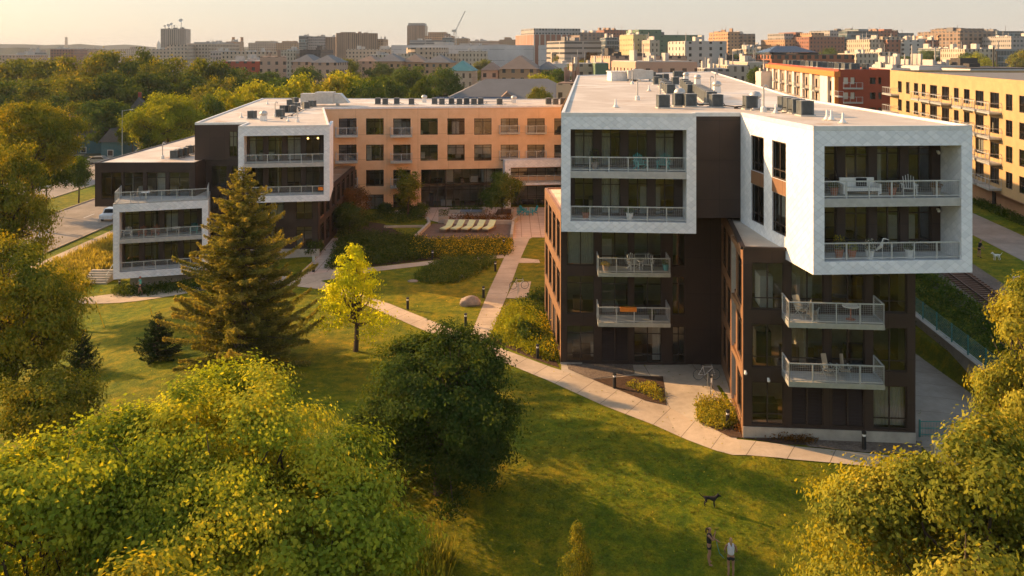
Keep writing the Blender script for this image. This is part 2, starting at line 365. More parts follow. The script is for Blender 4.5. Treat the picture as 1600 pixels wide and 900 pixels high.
def sheet(name, pts, dz, mat, step=1.5, kind='structure', zf=None):
    bm = bmesh.new(); f = bm.faces.new([bm.verts.new((x, y, 0)) for x, y in pts]); bmesh.ops.triangulate(bm, faces=[f])
    xs = [p[0] for p in pts]; ys = [p[1] for p in pts]
    for ax, lo, hi in ((0, min(xs), max(xs)), (1, min(ys), max(ys))):
        k = math.ceil(lo / step) * step
        while k < hi:
            c = (k, 0, 0) if ax == 0 else (0, k, 0); nn = (1, 0, 0) if ax == 0 else (0, 1, 0)
            bmesh.ops.bisect_plane(bm, geom=bm.verts[:] + bm.edges[:] + bm.faces[:], plane_co=c, plane_no=nn); k += step
    for v in bm.verts: v.co.z = float((zf or tz)(v.co.x, v.co.y)) + dz
    bmesh.ops.recalc_face_normals(bm, faces=bm.faces)
    if bm.faces and sum(f.normal.z for f in bm.faces) < 0: bmesh.ops.reverse_faces(bm, faces=bm.faces)
    me = bpy.data.meshes.new(name); bm.to_mesh(me); bm.free(); me.materials.append(MATS[mat]); o = link(name, me)
    if kind: o['kind'] = kind
    return o
# curved main path, left path, branches
sheet('footpath', GP([(100, 469), (216, 454), (308, 448), (447, 432), (470, 431), (490, 434), (512, 444), (608, 475), (699, 512), (793, 549), (860, 574), (924, 594), (1008, 628), (1042, 635), (1096, 665), (1147, 687), (1250, 699), (1353, 709), (1420, 716),
    (1420, 736), (1353, 729), (1240, 719), (1145, 712), (1120, 705.5), (1022, 665), (944, 635), (860, 597), (778, 563), (653, 513), (581, 481), (530, 461), (500, 452.5), (456, 447), (311, 455), (100, 475)]), .04, 'path_concrete')
sheet('courtyard_walk', GP([(740, 513), (765, 452), (787, 405), (801, 376), (812, 371), (832, 371), (827, 374), (812, 407), (791, 465), (766, 524), (757, 534), (735, 526)]), .036, 'walk_concrete')
sheet('branch_path', GP([(470, 432), (500, 427), (576, 418.5), (690, 406), (786, 398), (789, 403), (776, 404.5), (690, 412), (580, 425), (520, 436), (490, 441)]), .028, 'walk_concrete')
sheet('brick_walk', GP([(492, 434), (462, 432), (492, 405), (515, 372), (529, 372), (526, 405), (528, 424)]), .020, 'pavers')
sheet('plaza', GP([(600, 332), (655, 324), (890, 324), (890, 372), (832, 371), (812, 371), (801, 376), (803, 356), (800, 349), (690, 349), (667, 343), (655, 337)]), .024, 'pavers')
sheet('sun_deck', GP([(650, 374), (676, 350), (803, 350), (797, 374)]), .045, 'deck_boards')
sheet('entry_court', GP([(877, 580), (924, 594), (1008, 628), (1042, 635), (1096, 665), (1150, 689), (1160, 660), (1155, 600), (1150, 562), (877, 562)]), .02, 'plaza_concrete')
sheet('gravel_bed', GP([(885, 568), (988, 566), (991, 585), (924, 593), (888, 578)]), .05, 'gravel')
sheet('mulch_bed', GP([(926, 594), (990, 588), (1036, 589), (1041, 634), (1008, 627)]), .055, 'mulch')
sheet('corner_bed', GP([(1088, 632), (1092, 660), (1140, 684), (1230, 696), (1262, 697), (1240, 676), (1152, 664), (1128, 632)]), .06, 'mulch')
sheet('gravel_strip', GP([(1240, 677), (1262, 699), (1350, 708), (1440, 712), (1440, 692)]), .055, 'gravel')
sheet('courtyard_bed', GP([(515, 425), (530, 372), (560, 345), (600, 350), (640, 372), (800, 376), (787, 400), (690, 405), (576, 417)]), .014, 'mulch')
sheet('small_pad', GP([(803, 442), (830, 440), (824, 467), (791, 466)]), .018, 'path_concrete')
sheet('stepping_pad', GP([(812, 403), (842, 406), (844, 411), (810, 411)]), .018, 'path_concrete')
sheet('east_bed', GP([(790, 475), (838, 478), (850, 520), (874, 575), (830, 560), (772, 535), (766, 524)]), .016, 'mulch')
sheet('road', [(-65.5, 50), (-53.5, 50), (-53.5, 420), (-65.5, 420)], .02, 'road_concrete', 12)
sheet('road', [(-85, 50), (-72.5, 50), (-72.5, 420), (-85, 420)], .02, 'road_concrete', 12)
sheet('cross_street', [(-160, 176), (-85.2, 176), (-85.2, 190), (-160, 190)], .024, 'road_concrete', 12)
sheet('cross_street', [(-72.3, 172), (-65.7, 172), (-65.7, 190), (-72.3, 190)], .024, 'road_concrete', 12)
sheet('pavement', [(-51.8, 50), (-50.0, 50), (-50.0, 300), (-51.8, 300)], .03, 'path_concrete', 12)
sheet('pavement', [(-89.5, 60), (-87.5, 60), (-87.5, 300), (-89.5, 300)], .03, 'path_concrete', 12)
k = MB()
for x in (-53.5, -65.5, -72.5, -85): k.box(x - .09, x + .09, 50, 171 if x in(-65.5,-72.5) else 300, -2.2, -2.06)
tag(k.build('kerb', 'path_concrete'), None, None, kind='structure')
k = MB()
for i in range(16): k.box(-59.57, -59.43, 60 + i * 12, 63 + i * 12, -2.172, -2.166)
tag(k.build('lane_marking', 'white_trim'), None, None, kind='structure')
sheet('driveway', [(21.4, 36), (28, 36), (28, 150), (36, 150), (21.4, 66)][:3] + [(34.5, 120), (29, 120), (21.4, 60)], .03, 'drive_concrete')
def xr(y, x0, k=.157): return x0 + k * (y - 66.5)
sheet('ballast_bed', [(xr(36, 34.2), 36), (xr(36, 40.5), 36), (xr(300, 40.5), 300), (xr(300, 34.2), 300)], .05, 'ballast', 4)
sheet('bike_path', [(xr(36, 46.2, .12), 36), (xr(36, 51.4, .12), 36), (xr(300, 51.4, .12), 300), (xr(300, 46.2, .12), 300)], .03, 'road_concrete', 6)
# ---------------------------------------------------------------- facades
WCACHE = {}
class Facade:
    """wall from P0 to P1, seen from outside left to right; local x along it, local y inwards"""
    def __init__(s, P0, P1, z0, z1):
        s.P0 = Vector(P0); s.P1 = Vector(P1); d = s.P1 - s.P0; s.L = d.length; s.u = d / s.L; s.ang = math.atan2(d.y, d.x)
        s.z0 = z0; s.z1 = z1; s.holes = []; s.n_in = Vector((-s.u.y, s.u.x))
    def at(s, px):
        k = (px - 800) / F; d = s.P1 - s.P0; t = (k * s.P0.y - s.P0.x) / (d.x - k * d.y); return t * s.L, s.P0.y + t * d.y
    def hole(s, a, b, c, d, style='win'): s.holes.append((a, b, c, d, style))
    def hpx(s, x0, x1, y0, y1, style='win'):
        a, Ya = s.at(x0); b, Yb = s.at(x1); Y = (Ya + Yb) / 2; s.hole(a, b, Zy(y1, Y), Zy(y0, Y), style)
    def world(s, x, y, z=0):
        p = s.P0 + s.u * x + s.n_in * y; return Vector((p.x, p.y, z))
    def build(s, root, mat, name='facade', reveal=.22, interior=True, label=None, curtains=.4, floors=None, back=4.0, frame='brown_frame', thick=True, rng=None, sides=(1, 1)):
        rl = root.location; mb = MB()
        xs = sorted({0, s.L} | {h[0] for h in s.holes} | {h[1] for h in s.holes}); zs = sorted({s.z0, s.z1} | {h[2] for h in s.holes} | {h[3] for h in s.holes})
        xs = [x for x in xs if -1e-4 <= x <= s.L + 1e-4]; zs = [z for z in zs if s.z0 - 1e-4 <= z <= s.z1 + 1e-4]
        for i in range(len(xs) - 1):
            for j in range(len(zs) - 1):
                cx = (xs[i] + xs[i + 1]) / 2; cz = (zs[j] + zs[j + 1]) / 2
                if any(h[0] < cx < h[1] and h[2] < cz < h[3] for h in s.holes): continue
                mb.poly([(xs[i], 0, zs[j]), (xs[i + 1], 0, zs[j]), (xs[i + 1], 0, zs[j + 1]), (xs[i], 0, zs[j + 1])])
                if thick: mb.poly([(xs[i], reveal, zs[j]), (xs[i], reveal, zs[j + 1]), (xs[i + 1], reveal, zs[j + 1]), (xs[i + 1], reveal, zs[j])])
        for a, b, c, d, st in s.holes:
            mb.poly([(a, 0, c), (a, 0, d), (a, reveal, d), (a, reveal, c)]); mb.poly([(b, 0, d), (b, 0, c), (b, reveal, c), (b, reveal, d)])
            mb.poly([(a, 0, d), (b, 0, d), (b, reveal, d), (a, reveal, d)]); mb.poly([(b, 0, c), (a, 0, c), (a, reveal, c), (b, reveal, c)])
        loc = Vector((s.P0.x, s.P0.y, 0)) - rl
        w = mb.build(name, mat, root, loc, s.ang)
        if label: w['label'] = label
        for a, b, c, d, st in s.holes:
            p = s.world(a, 0, c) - rl; key = (round(b - a, 2), round(d - c, 2), st, frame)
            if key not in WCACHE: WCACHE[key] = window_meshes(b - a, d - c, st, frame)
            fr, pa = WCACHE[key]
            if pa is None: link('louvre_panel', fr, root, p, s.ang); continue
            o = link('window' if st != 'door' else 'glass_door', fr, root, p, s.ang); link('pane', pa, o)
            if random.random() < curtains * .7 and st != 'lobby':
                cw = (b - a) * random.choice((.28, .45, .9)); kc = ('cur', round(cw, 1), round(d - c, 1))
                if kc not in WCACHE: WCACHE[kc] = curtain_mesh(cw, d - c)
                link('curtain', WCACHE[kc], o, (.06 if random.random() < .5 else (b - a) - cw - .06, 0, 0))
        if interior:
            fl = floors or sorted({round(h[2], 2) for h in s.holes})
            ib = MB(); zt = s.z1 - .1; zb = s.z0 + .02
            xa, xb = rng or (.02, s.L - .02)
            ib.poly([(xa, back, zb), (xa, back, zt), (xb, back, zt), (xb, back, zb)][::-1])
            for x, on in ((xa, sides[0]), (xb, sides[1])):
                if on: ib.poly([(x, reveal + .02, zb), (x, back, zb), (x, back, zt), (x, reveal + .02, zt)])
            for z in fl + [zt]:
                ib.box(xa + .01, xb - .01, reveal + .01, back, z - .32, z - .02, 1)
            rx = random.Random(int(s.L * 100)); x = xa + rx.uniform(2.5, 4)
            while x < xb - 1.5: ib.box(x, x + .12, reveal + .3, back, zb, zt, 0); x += rx.uniform(3.5, 5.5)
            # furniture standing in the rooms
            for z in fl:
                x = xa + rx.uniform(.3, 1.2)
                while x < xb - 2:
                    w_ = rx.uniform(.5, 1.6); h_ = rx.choice((.45, .75, .8, 1.7)); ib.box(x, x + w_, rx.uniform(.9, 1.6), rx.uniform(1.9, 2.6), z, z + h_, rx.choice((0, 1, 2, 3))); x += w_ + rx.uniform(.4, 1.6)
            ib.build('room_interior', ['interior_wall', 'interior_floor', 'white_plastic', 'black_cloth'], root, loc, s.ang)
        return w
def window_meshes(w, h, st, frame):
    f = MB(); y0, y1 = .07, .15
    if st == 'louvre':
        n = int(h / .16)
        for i in range(n):
            z = (i + .5) * h / n; f.poly([(0, .06, z - .05), (w, .06, z - .05), (w, .16, z + .06), (0, .16, z + .06)])
        f.poly([(0, .19, 0), (w, .19, 0), (w, .19, h), (0, .19, h)], 1)
        for x in (0, w / 2 - .04, w - .08): f.box(x, x + .08, .03, .17, 0, h)
        f.box(0, w, .03, .17, h - .08, h); f.box(0, w, .03, .17, 0, .08)
        return f.mesh('louvre_panel', ['brown_panel', 'black_metal']), None
    t = .07; f.box(0, w, y0, y1, 0, t); f.box(0, w, y0, y1, h - t, h); f.box(0, t, y0, y1, t, h - t); f.box(w - t, w, y0, y1, t, h - t)
    if st == 'lobby': n = max(2, round(w / 1.15)); trs = (.46, .54)
    elif st == 'win3': n = 3; trs = (.8,)
    elif st == 'one': n = 1; trs = (.45,)
    else: n = 2; trs = (.24,) if st == 'low' else (.8,) if st == 'win' else (.78, .22) if st == 'tall' else ()
    for i in range(1, n): f.box(w * i / n - .035, w * i / n + .035, y0 + .002, y1 - .002, t, h - t)
    for q in trs:
        for i in range(n): f.box(w * i / n + (.036 if i else t), w * (i + 1) / n - (.036 if i < n - 1 else t), y0 + .005, y1 - .005, h * q - .025, h * q + .025)
    p = MB(); p.poly([(t, .11, t), (w - t, .11, t), (w - t, .11, h - t), (t, .11, h - t)])
    return f.mesh('window', frame), p.mesh('pane', 'glass_pane')
def curtain_mesh(w, h):
    m = MB(); n = max(6, int(w / .07)); z0 = random.choice((.08, .08, h * .4))
    for i in range(n):
        a, b = w * i / n, w * (i + 1) / n; ya = .34 + .035 * (i % 2); yb = .34 + .035 * ((i + 1) % 2)
        m.poly([(a, ya, z0), (b, yb, z0), (b, yb, h - .06), (a, ya, h - .06)])
    return m.mesh('curtain', 'curtain')
def railing(mb, pts, z0, h, wires=True, sp=1.25, r=.028, mw=None):
    mw = mw or mb
    for (a, b) in zip(pts[:-1], pts[1:]):
        a = Vector(a); b = Vector(b); L = (b - a).length; n = max(1, round(L / sp))
        for z, q in ((z0 + h, .06), (z0 + .1, .045)): mb.bar((*a, z), (*b, z), q, q)
        for i in range(n + 1):
            p = a + (b - a) * i / n; mb.bar((*p, z0), (*p, z0 + h), .055, .055)
        if wires:
            k = int(L / .11)
            for i in range(1, k): p = a + (b - a) * i / k; mw.bar((*p, z0 + .12), (*p, z0 + h - .03), .006, .006)
            for i in range(1, 9): z = z0 + .1 + (h - .1) * i / 9; mw.bar((*a, z), (*b, z), .006, .006)
def balcony(root, fac, s0, s1, depth, zd, zt, zr, wires=True, lab=None):
    """deck between zd and zt, rail top at zr"""
    w = s1 - s0; d = MB(); d.box(0, w, -depth, 0, zd + .06, zt); d.box(0, w, -depth - .04, -depth, zd, zt + .02, 1); d.box(-.04, 0, -depth - .04, 0, zd, zt + .02, 1); d.box(w, w + .04, -depth - .04, 0, zd, zt + .02, 1)
    p = fac.world(s0, 0, 0) - root.location; o = d.build('balcony', ['deck_grey', 'galvanised'], root, p, fac.ang)
    r = MB(); wr = MB(); railing(r, [(.0, 0), (.0, -depth), (w, -depth), (w, 0)], zt, zr - zt, wires, 1.15, mw=wr)
    r.build('railing', 'steel_rail', o)
    if wires: wr.build('wire_mesh', 'steel_rail', o)
    if lab: o['label'] = lab
    return o
def white_box(root, P0, P1, z0, z1, D, side=.56, cap=.76, nb=4, skipside=False, sides=(1, 1)):
    fac = Facade(P0, P1, z0, z1); W = fac.L; dl = 1.9; rl = root.location; loc = Vector((P0[0], P0[1], 0)) - rl
    m = MB(); a, b, c, d = side, W - side, z0 + cap - .12, z1 - cap
    m.box(0, a, 0, dl, z0, z1); m.box(b, W, 0, dl, z0, z1); m.box(a, b, 0, dl, z0, c); m.box(a, b, 0, dl, d, z1 - .003)
    if not skipside: m.box(W - .3, W, dl, D, z0, z1)
    m.box(0, .3, dl, D, z0, z1) if not skipside else None
    m.box(.3, W - .3, dl, D, z0 + .01, z0 + .25)
    m.build('white_box_frame', 'white_shingle', root, loc, fac.ang)
    fl2 = c; fl1 = z0 + cap + (z1 - z0 - cap * 2) * .505 + .16
    t = MB(); t.box(a, b, .05, dl, fl1 - .42, fl1); t.build('floor_slab', 'concrete_slab', root, loc, fac.ang)
    for zf in (fl1, fl2 + .03):
        r = MB(); wr = MB(); railing(r, [(a + .03, .16), (b - .03, .16)], zf, .84, True, 1.12, mw=wr)
        o = r.build('railing', 'steel_rail', root, loc, fac.ang); wr.build('wire_mesh', 'steel_rail', o)
    p = fac.world(a, dl, 0); q = fac.world(b, dl, 0); inner = Facade((p.x, p.y), (q.x, q.y), c, d); IW = inner.L; bw = (IW - .25) / nb
    for zf, zt in ((c + .05, fl1 - .55), (fl1 + .05, d - .12)):
        for i in range(nb): inner.hole(.12 + i * bw + .08, .12 + (i + 1) * bw - .36, zf, zt, 'tall' if i % 2 else 'win')
    inner.build(root, 'brown_panel', 'loggia_wall', curtains=.25, floors=[c, fl1], back=4.5, sides=sides)
    return fac, inner, fl1, fl2
def roof_slab(root, poly, z0, z1, name='roof', mat='roof_membrane', lip=.16, edge='white_trim'):
    m = MB(); m.prism([(x - root.location.x, y - root.location.y) for x, y in poly], z0, z1, 0, 1, 0)
    # parapet lip
    n = len(poly); cen = Vector((sum(p[0] for p in poly) / n, sum(p[1] for p in poly) / n))
    for i in range(n):
        a = Vector(poly[i]) - root.location.xy; b = Vector(poly[(i + 1) % n]) - root.location.xy; d = (b - a).normalized(); nn = Vector((-d.y, d.x)) * .1
        a2 = a + nn + d * .02; b2 = b + nn - d * .02; m.bar((*a2, z1 + lip / 2 - .004), (*b2, z1 + lip / 2 - .004), .19, lip, 0)
    return m.build(name, [edge, mat], root)
APT = thing('apartment_building', 'modern flat-roofed apartment building with white projecting boxes, dark brown towers and orange courtyard wing', 'building', (8, 85, 0))
def wallpart(root, P0, P1, z0, z1, mat, name='wall'):
    f = Facade(P0, P1, z0, z1); f.build(root, mat, name, interior=False, thick=False); return f
ZR = 17.05
# --- right block: box A, recess, box B
A0, A1 = (2.97, 52.2), (11.0, 51.6); B0, B1 = (14.93, 42.8), (23.05, 43.26)
facA, inA, flA1, flA2 = white_box(APT, A0, A1, 10.10, ZR, 6.2)
facB, inB, flB1, flB2 = white_box(APT, B0, B1, 9.92, ZR, 9.4, skipside=True, sides=(0, 1))
roofA = [A0, A1, (11.07, 52.35), (13.86, 52.35), B0, B1, (22.9, 69), (37, 160), (10.1, 134)]
roof_slab(APT, roofA, ZR + .003, ZR + .12, lip=.12)
wallpart(APT, (11.07, 52.35), (13.86, 52.35), 10.9, ZR, 'brown_panel', 'recess_wall')
fb = Facade((13.85, 52.34), (14.925, 42.81), 9.92, ZR)
for a, b in ((1.65, 3.5), (4.63, 6.44)):
    fb.hole(a, b, 14.05, 16.1, 'low'); fb.hole(a, b, 11.1, 13.27, 'low')
fb.build(APT, 'white_shingle', 'box_side_wall', curtains=.2, back=2.0, rng=(.05, 3.0), sides=(1, 0))
for a, b in ((1.65, 3.5), (4.63, 6.44)):
    m = MB(); m.box(a, b, -.012, .1, 13.28, 14.04)
    m.build('spandrel_panel', 'copper_cladding', APT, Vector((13.85, 52.34, 0)) - APT.location, fb.ang)
wallpart(APT, (23.05, 43.26), (22.9, 69), 9.92, ZR, 'white_shingle', 'box_side_wall')
wallpart(APT, (22.9, 69), (37, 160), 0, ZR, 'orange_cladding', 'east_wall'); wallpart(APT, (37, 160), (10.1, 134), 0, ZR, 'orange_cladding', 'rear_wall')
wallpart(APT, (10.1, 134), (3.4, 60), 0, ZR, 'orange_cladding', 'west_wall')
m = MB(); m.prism([(x - 8, y - 85) for x, y in [(3.2, 56), (11.4, 54), (11.07, 52.4), (13.86, 52.4), (14.9, 46), (23.0, 46), (22.9, 69), (3.4, 60)]], 10.92, 10.98); m.build('soffit', 'brown_frame', APT)
# podium A
pa = Facade((3.3, 58), (11.75, 57.7), -.1, 10.05)
rows = ((362, 415), (430, 490), (508, 566))
cols = ((885, 929), (939, 982.5), (990, 1034), (1050, 1070.5))
for r, (y0, y1) in enumerate(rows):
    for c_, (x0, x1) in enumerate(cols):
        st = 'louvre' if (r == 2 and c_ == 1) else 'tall' if c_ in (1, 2) or r == 2 else 'win'
        a, _ = pa.at(x0); b, _ = pa.at(x1); z1_ = (9.6, 5.96, 2.62)[r]; z0_ = (6.62, 3.38, .16)[r]
        if c_ in (1, 2) and r < 2: z0_ -= .0
        pa.hole(a, b, z0_, z1_, st)
pa.build(APT, 'brown_panel', 'tower_front', floors=[.1, 3.2, 6.45], curtains=.3, sides=(0, 1))
bA1 = balcony(APT, pa, 2.4, 7.0, 1.75, 6.35, 6.6, 7.55, lab='balcony with two white chairs')
bA2 = balcony(APT, pa, 2.4, 7.0, 1.75, 3.1, 3.35, 4.35, lab='balcony with an orange planter box on its rail')
sa = Facade((2.6, 68.6), (3.28, 58.05), -.1, 10.0)
for i in range(4):
    s0 = .5 + i * 2.55
    for z0_, z1_ in ((.5, 2.7), (3.45, 6.0), (6.7, 9.4)): sa.hole(s0, s0 + 1.9, z0_, z1_, 'louvre' if z0_ < 1 and i in (1, 2) else 'win')
sa.build(APT, 'copper_cladding', 'tower_side', back=2.5, rng=(.05, sa.L - 4.1), sides=(1, 0))
wallpart(APT, (4.4, 69.5), (2.6, 68.6), -.1, 10.0, 'copper_cladding', 'tower_side')
roof_slab(APT, [(2.6, 68.7), (3.27, 58.02), (11.7, 57.68), (11.7, 69)], 9.98, 10.06, 'terrace_roof', lip=.1, edge='copper_cladding')
m = MB(); m.box(-4.75, 3.8, -27.05, -26.95, -.3, .12); m.build('plinth', 'plinth_concrete', APT)
wallpart(APT, (11.75, 57.75), (14.1, 57.6), -.1, 10.92, 'brown_panel', 'link_wall')
# podium B
pb = Facade((12.36, 46.2), (21.2, 45.4), -.2, 10.42)
for r, (z0_, z1_) in enumerate(((7.21, 9.74), (4.11, 6.46), (1.08, 3.37))):
    for c_, (a, b) in enumerate(((.434, 2.13), (2.48, 4.21), (4.56, 6.31), (6.7, 8.45))):
        pb.hole(a, b, z0_, z1_, 'louvre' if r == 2 and c_ in (1, 2) else 'low')
pb.build(APT, 'brown_panel', 'tower_front', floors=[.9, 3.95, 7.0], curtains=.3, sides=(0, 1))
bB1 = balcony(APT, pb, 2.05, 6.75, 1.6, 6.8, 7.05, 8.1, lab='upper balcony of the right tower')
bB2 = balcony(APT, pb, 2.05, 6.75, 1.6, 3.76, 4.0, 4.95, lab='lower balcony with two reclining chairs')
sb = Facade((13.95, 57.6), (12.36, 46.22), -.2, 10.4)
for i in range(4):
    s0 = .8 + i * 2.7
    for z0_, z1_ in ((1.1, 3.3), (4.1, 6.5), (7.2, 9.7)): sb.hole(s0, s0 + 2.0, z0_, z1_, 'win')
sb.build(APT, 'copper_cladding', 'tower_side', back=2.5, rng=(.05, sb.L - 4.1), sides=(1, 0))
wallpart(APT, (21.2, 45.4), (22.9, 66), -.2, 10.4, 'brown_panel', 'tower_side')
m = MB(); pr = [(12.36, 46.2, 10.44), (21.2, 45.4, 10.44), (22.5, 57, 10.5), (13.95, 57.6, 10.9)]
m.poly([(x - 8, y - 85, z) for x, y, z in pr], 1)
for p, q in zip(pr, pr[1:] + pr[:1]): m.bar((p[0] - 8, p[1] - 85, p[2] + .03), (q[0] - 8, q[1] - 85, q[2] + .03), .24, .16, 0)
m.build('terrace_roof', ['brown_frame', 'roof_membrane'], APT)
m = MB(); m.box(0, 8.9, -.06, 0, -.3, .95); m.build('plinth', 'plinth_concrete', APT, Vector((12.34, 46.2, 0)) - APT.location, pb.ang)
# --- courtyard wing (orange)
oc = Facade((-24.8, 114), (9.6, 118.6), -.1, 13.35)
OC = ((529.5, 557), (572, 599.5), (614.5, 641.5), (657, 684), (699, 726), (741, 768), (782.5, 809.5), (824, 851), (866, 893))
for i, (x0, x1) in enumerate(OC):
    for j, (y0, y1) in enumerate(((185, 210.5), (226, 251), (265.5, 291), (304, 328))):
        if i >= 3 and j >= 2: continue
        if i >= 6 and j >= 2: continue
        oc.hpx(x0, x1, y0, y1, 'win' if i not in (0, 2, 6, 7) else 'tall')
oc.hpx(658, 785, 264, 324, 'lobby')
oc.hpx(796, 880, 262, 276, 'lobby'); oc.hpx(796, 880, 290, 325, 'lobby')
oc.build(APT, 'orange_cladding', 'courtyard_wall', curtains=.5, floors=[.0, 3.2, 6.5, 9.8], back=5)
for i in (0, 2):
    a, _ = oc.at(OC[i][0] - 4); b, Y = oc.at(OC[i][1] + 2)
    for yb in (214.5, 255, 294): z = Zy(yb, Y - 1.3); balcony(APT, oc, a, b, 1.4, z, z + .22, z + 1.25)
for i in (6, 7):
    a, _ = oc.at(OC[i][0] - 2); b, Y = oc.at(OC[i][1] + 2)
    for yb in (209.5, 249): z = Zy(yb, Y - .3); balcony(APT, oc, a, b, .35, z, z + .12, z + 1.15)
# white entry frame in the courtyard
m = MB(); a, Y = oc.at(786); b, _ = oc.at(893); zt = Zy(251, Y - 2.2); zb = Zy(262, Y - 2.2)
m.box(a, b + 2, -2.2, -.01, zb, zt); m.box(a, a + .75, -2.2, -.01, Zy(325, Y - 2.2), zb - .003)
zd = Zy(290, Y - 2); m.box(a + .76, b + 2, -2.1, -.01, zd, zd + .3)
m.build('entry_canopy', 'white_shingle', APT, Vector((-24.8, 114, 0)) - APT.location, oc.ang)
r = MB(); wr = MB(); railing(r, [(a + .8, -2.0), (b + 2, -2.0)], zd + .3, .95, True, 1.2, mw=wr); o = r.build('railing', 'steel_rail', APT, Vector((-24.8, 114, 0)) - APT.location, oc.ang); wr.build('wire_mesh', 'steel_rail', o)
# --- left block
W0, W1 = (-27.1, 85.5), (-18.35, 86.9)
facW, inW, flW1, flW2 = white_box(APT, W0, W1, 5.95, 13.35, 8)
roofC = [W0, W1, (-24.8, 114), (9.6, 118.6), (10, 134), (-39.5, 136.8), (-32.9, 89.6), (-27.6, 90.2)]
roof_slab(APT, roofC, 13.353, 13.47, lip=.12)
L0, L1 = (-38.1, 82.5), (-29.9, 85.0)
facL, inL, flL1, flL2 = white_box(APT, L0, L1, -.8, 6.35, 6)
m = MB(); m.box(.0, facL.L, .0, 5.5, 6.353, 6.42); m.build('terrace_deck', 'deck_grey', APT, Vector((*L0, 0)) - APT.location, facL.ang)
r = MB(); wr = MB(); railing(r, [(.15, 4.6), (.15, .12), (facL.L - .1, .12), (facL.L - .1, 4)], 6.42, 1.05, True, 1.5, mw=wr)
o = r.build('railing', 'steel_rail', APT, Vector((*L0, 0)) - APT.location, facL.ang); wr.build('wire_mesh', 'steel_rail', o)
ub = Facade((-42.0, 87.0), (-31.9, 87.0), 5.35, 9.6)
for x0, x1 in ((158, 190), (193, 224), (229, 259), (264, 296)): ub.hpx(x0, x1, 269, 311, 'win')
ub.build(APT, 'brown_panel', 'upper_brown_wall', curtains=.2, floors=[6.4])
wallpart(APT, (-42.3, 117), (-42, 87), 5.35, 9.6, 'brown_panel', 'upper_brown_wall')
md = Facade((-31.9, 90), (-24.0, 90), -2.4, 9.6)
for a, b in ((.6, 2.2), (2.7, 4.3), (5.0, 6.9)):
    for z0_, z1_ in ((-1.9, .6), (1.3, 3.6), (4.2, 6.0), (6.7, 9.1)): md.hole(a, b, z0_, z1_, 'win')
md.build(APT, 'brown_panel', 'link_wall', curtains=.4)
wallpart(APT, (-31.9, 90), (-31.88, 87), 5.35, 9.6, 'brown_panel', 'link_wall')
roof_slab(APT, [(-42, 87), (-31.9, 87), (-31.9, 90), (-26, 90), (-31, 118), (-42.3, 118)], 9.603, 9.7, lip=.1, edge='brown_frame')
tb = Facade((-32.9, 89.6), (-27.4, 90.2), 9.7, 13.35); tb.hpx(358, 371, 205, 245, 'tall'); tb.build(APT, 'brown_panel', 'upper_brown_wall', back=2)
wallpart(APT, (-39.5, 136.8), (-32.9, 89.6), 9.7, 13.35, 'brown_panel', 'upper_brown_wall')
pw = Facade((-27.5, 88.6), (-19.9, 88.8), -.3, 6.0)
for a, b in ((.5, 2.0), (2.6, 4.1), (5.3, 7.0)):
    for z0_, z1_ in ((.9, 3.0), (3.7, 5.7)): pw.hole(a, b, z0_, z1_, 'win')
pw.build(APT, 'brown_panel', 'tower_front', curtains=.3, sides=(1, 0))
sw = Facade((-19.9, 88.8), (-23.5, 113.9), -.3, 6.0); sw.P1 = Vector((-20.6, 113.5)); sw = Facade((-19.9, 88.8), (-20.6, 113.5), -.3, 6.0)
for i in range(7):
    for z0_, z1_ in ((.6, 2.9), (3.5, 5.6)): sw.hole(1 + i * 3.3, 3.2 + i * 3.3, z0_, z1_, 'win')
sw.build(APT, 'brown_panel', 'tower_side', back=2.5, curtains=.2, rng=(4.1, sw.L - .1), sides=(0, 1))
wallpart(APT, (-18.35, 86.9), (-24.8, 114), 5.95, 13.35, 'white_shingle', 'box_side_wall')
base = MB(); base.prism([(-37.4 - 8, 84.6 - 85), (-30.4 - 8, 86.6 - 85), (-31.9 - 8, 91 - 85), (-39.5 - 8, 91 - 85)], -2.6, -.81); base.build('plinth', 'plinth_concrete', APT)
base = MB(); base.box(-27.6 - 8, -19.7 - 8, 88.3 - 85, 88.55 - 85, -.6, .75); base.build('plinth', 'plinth_concrete', APT)
bb = MB(); bb.prism([(x - 8, y - 85) for x, y in [(-41.5, 91.2), (-32, 91.2), (-32, 117), (-42, 117)]], -2.6, 5.34); bb.build('lower_wall', 'brown_panel', APT)
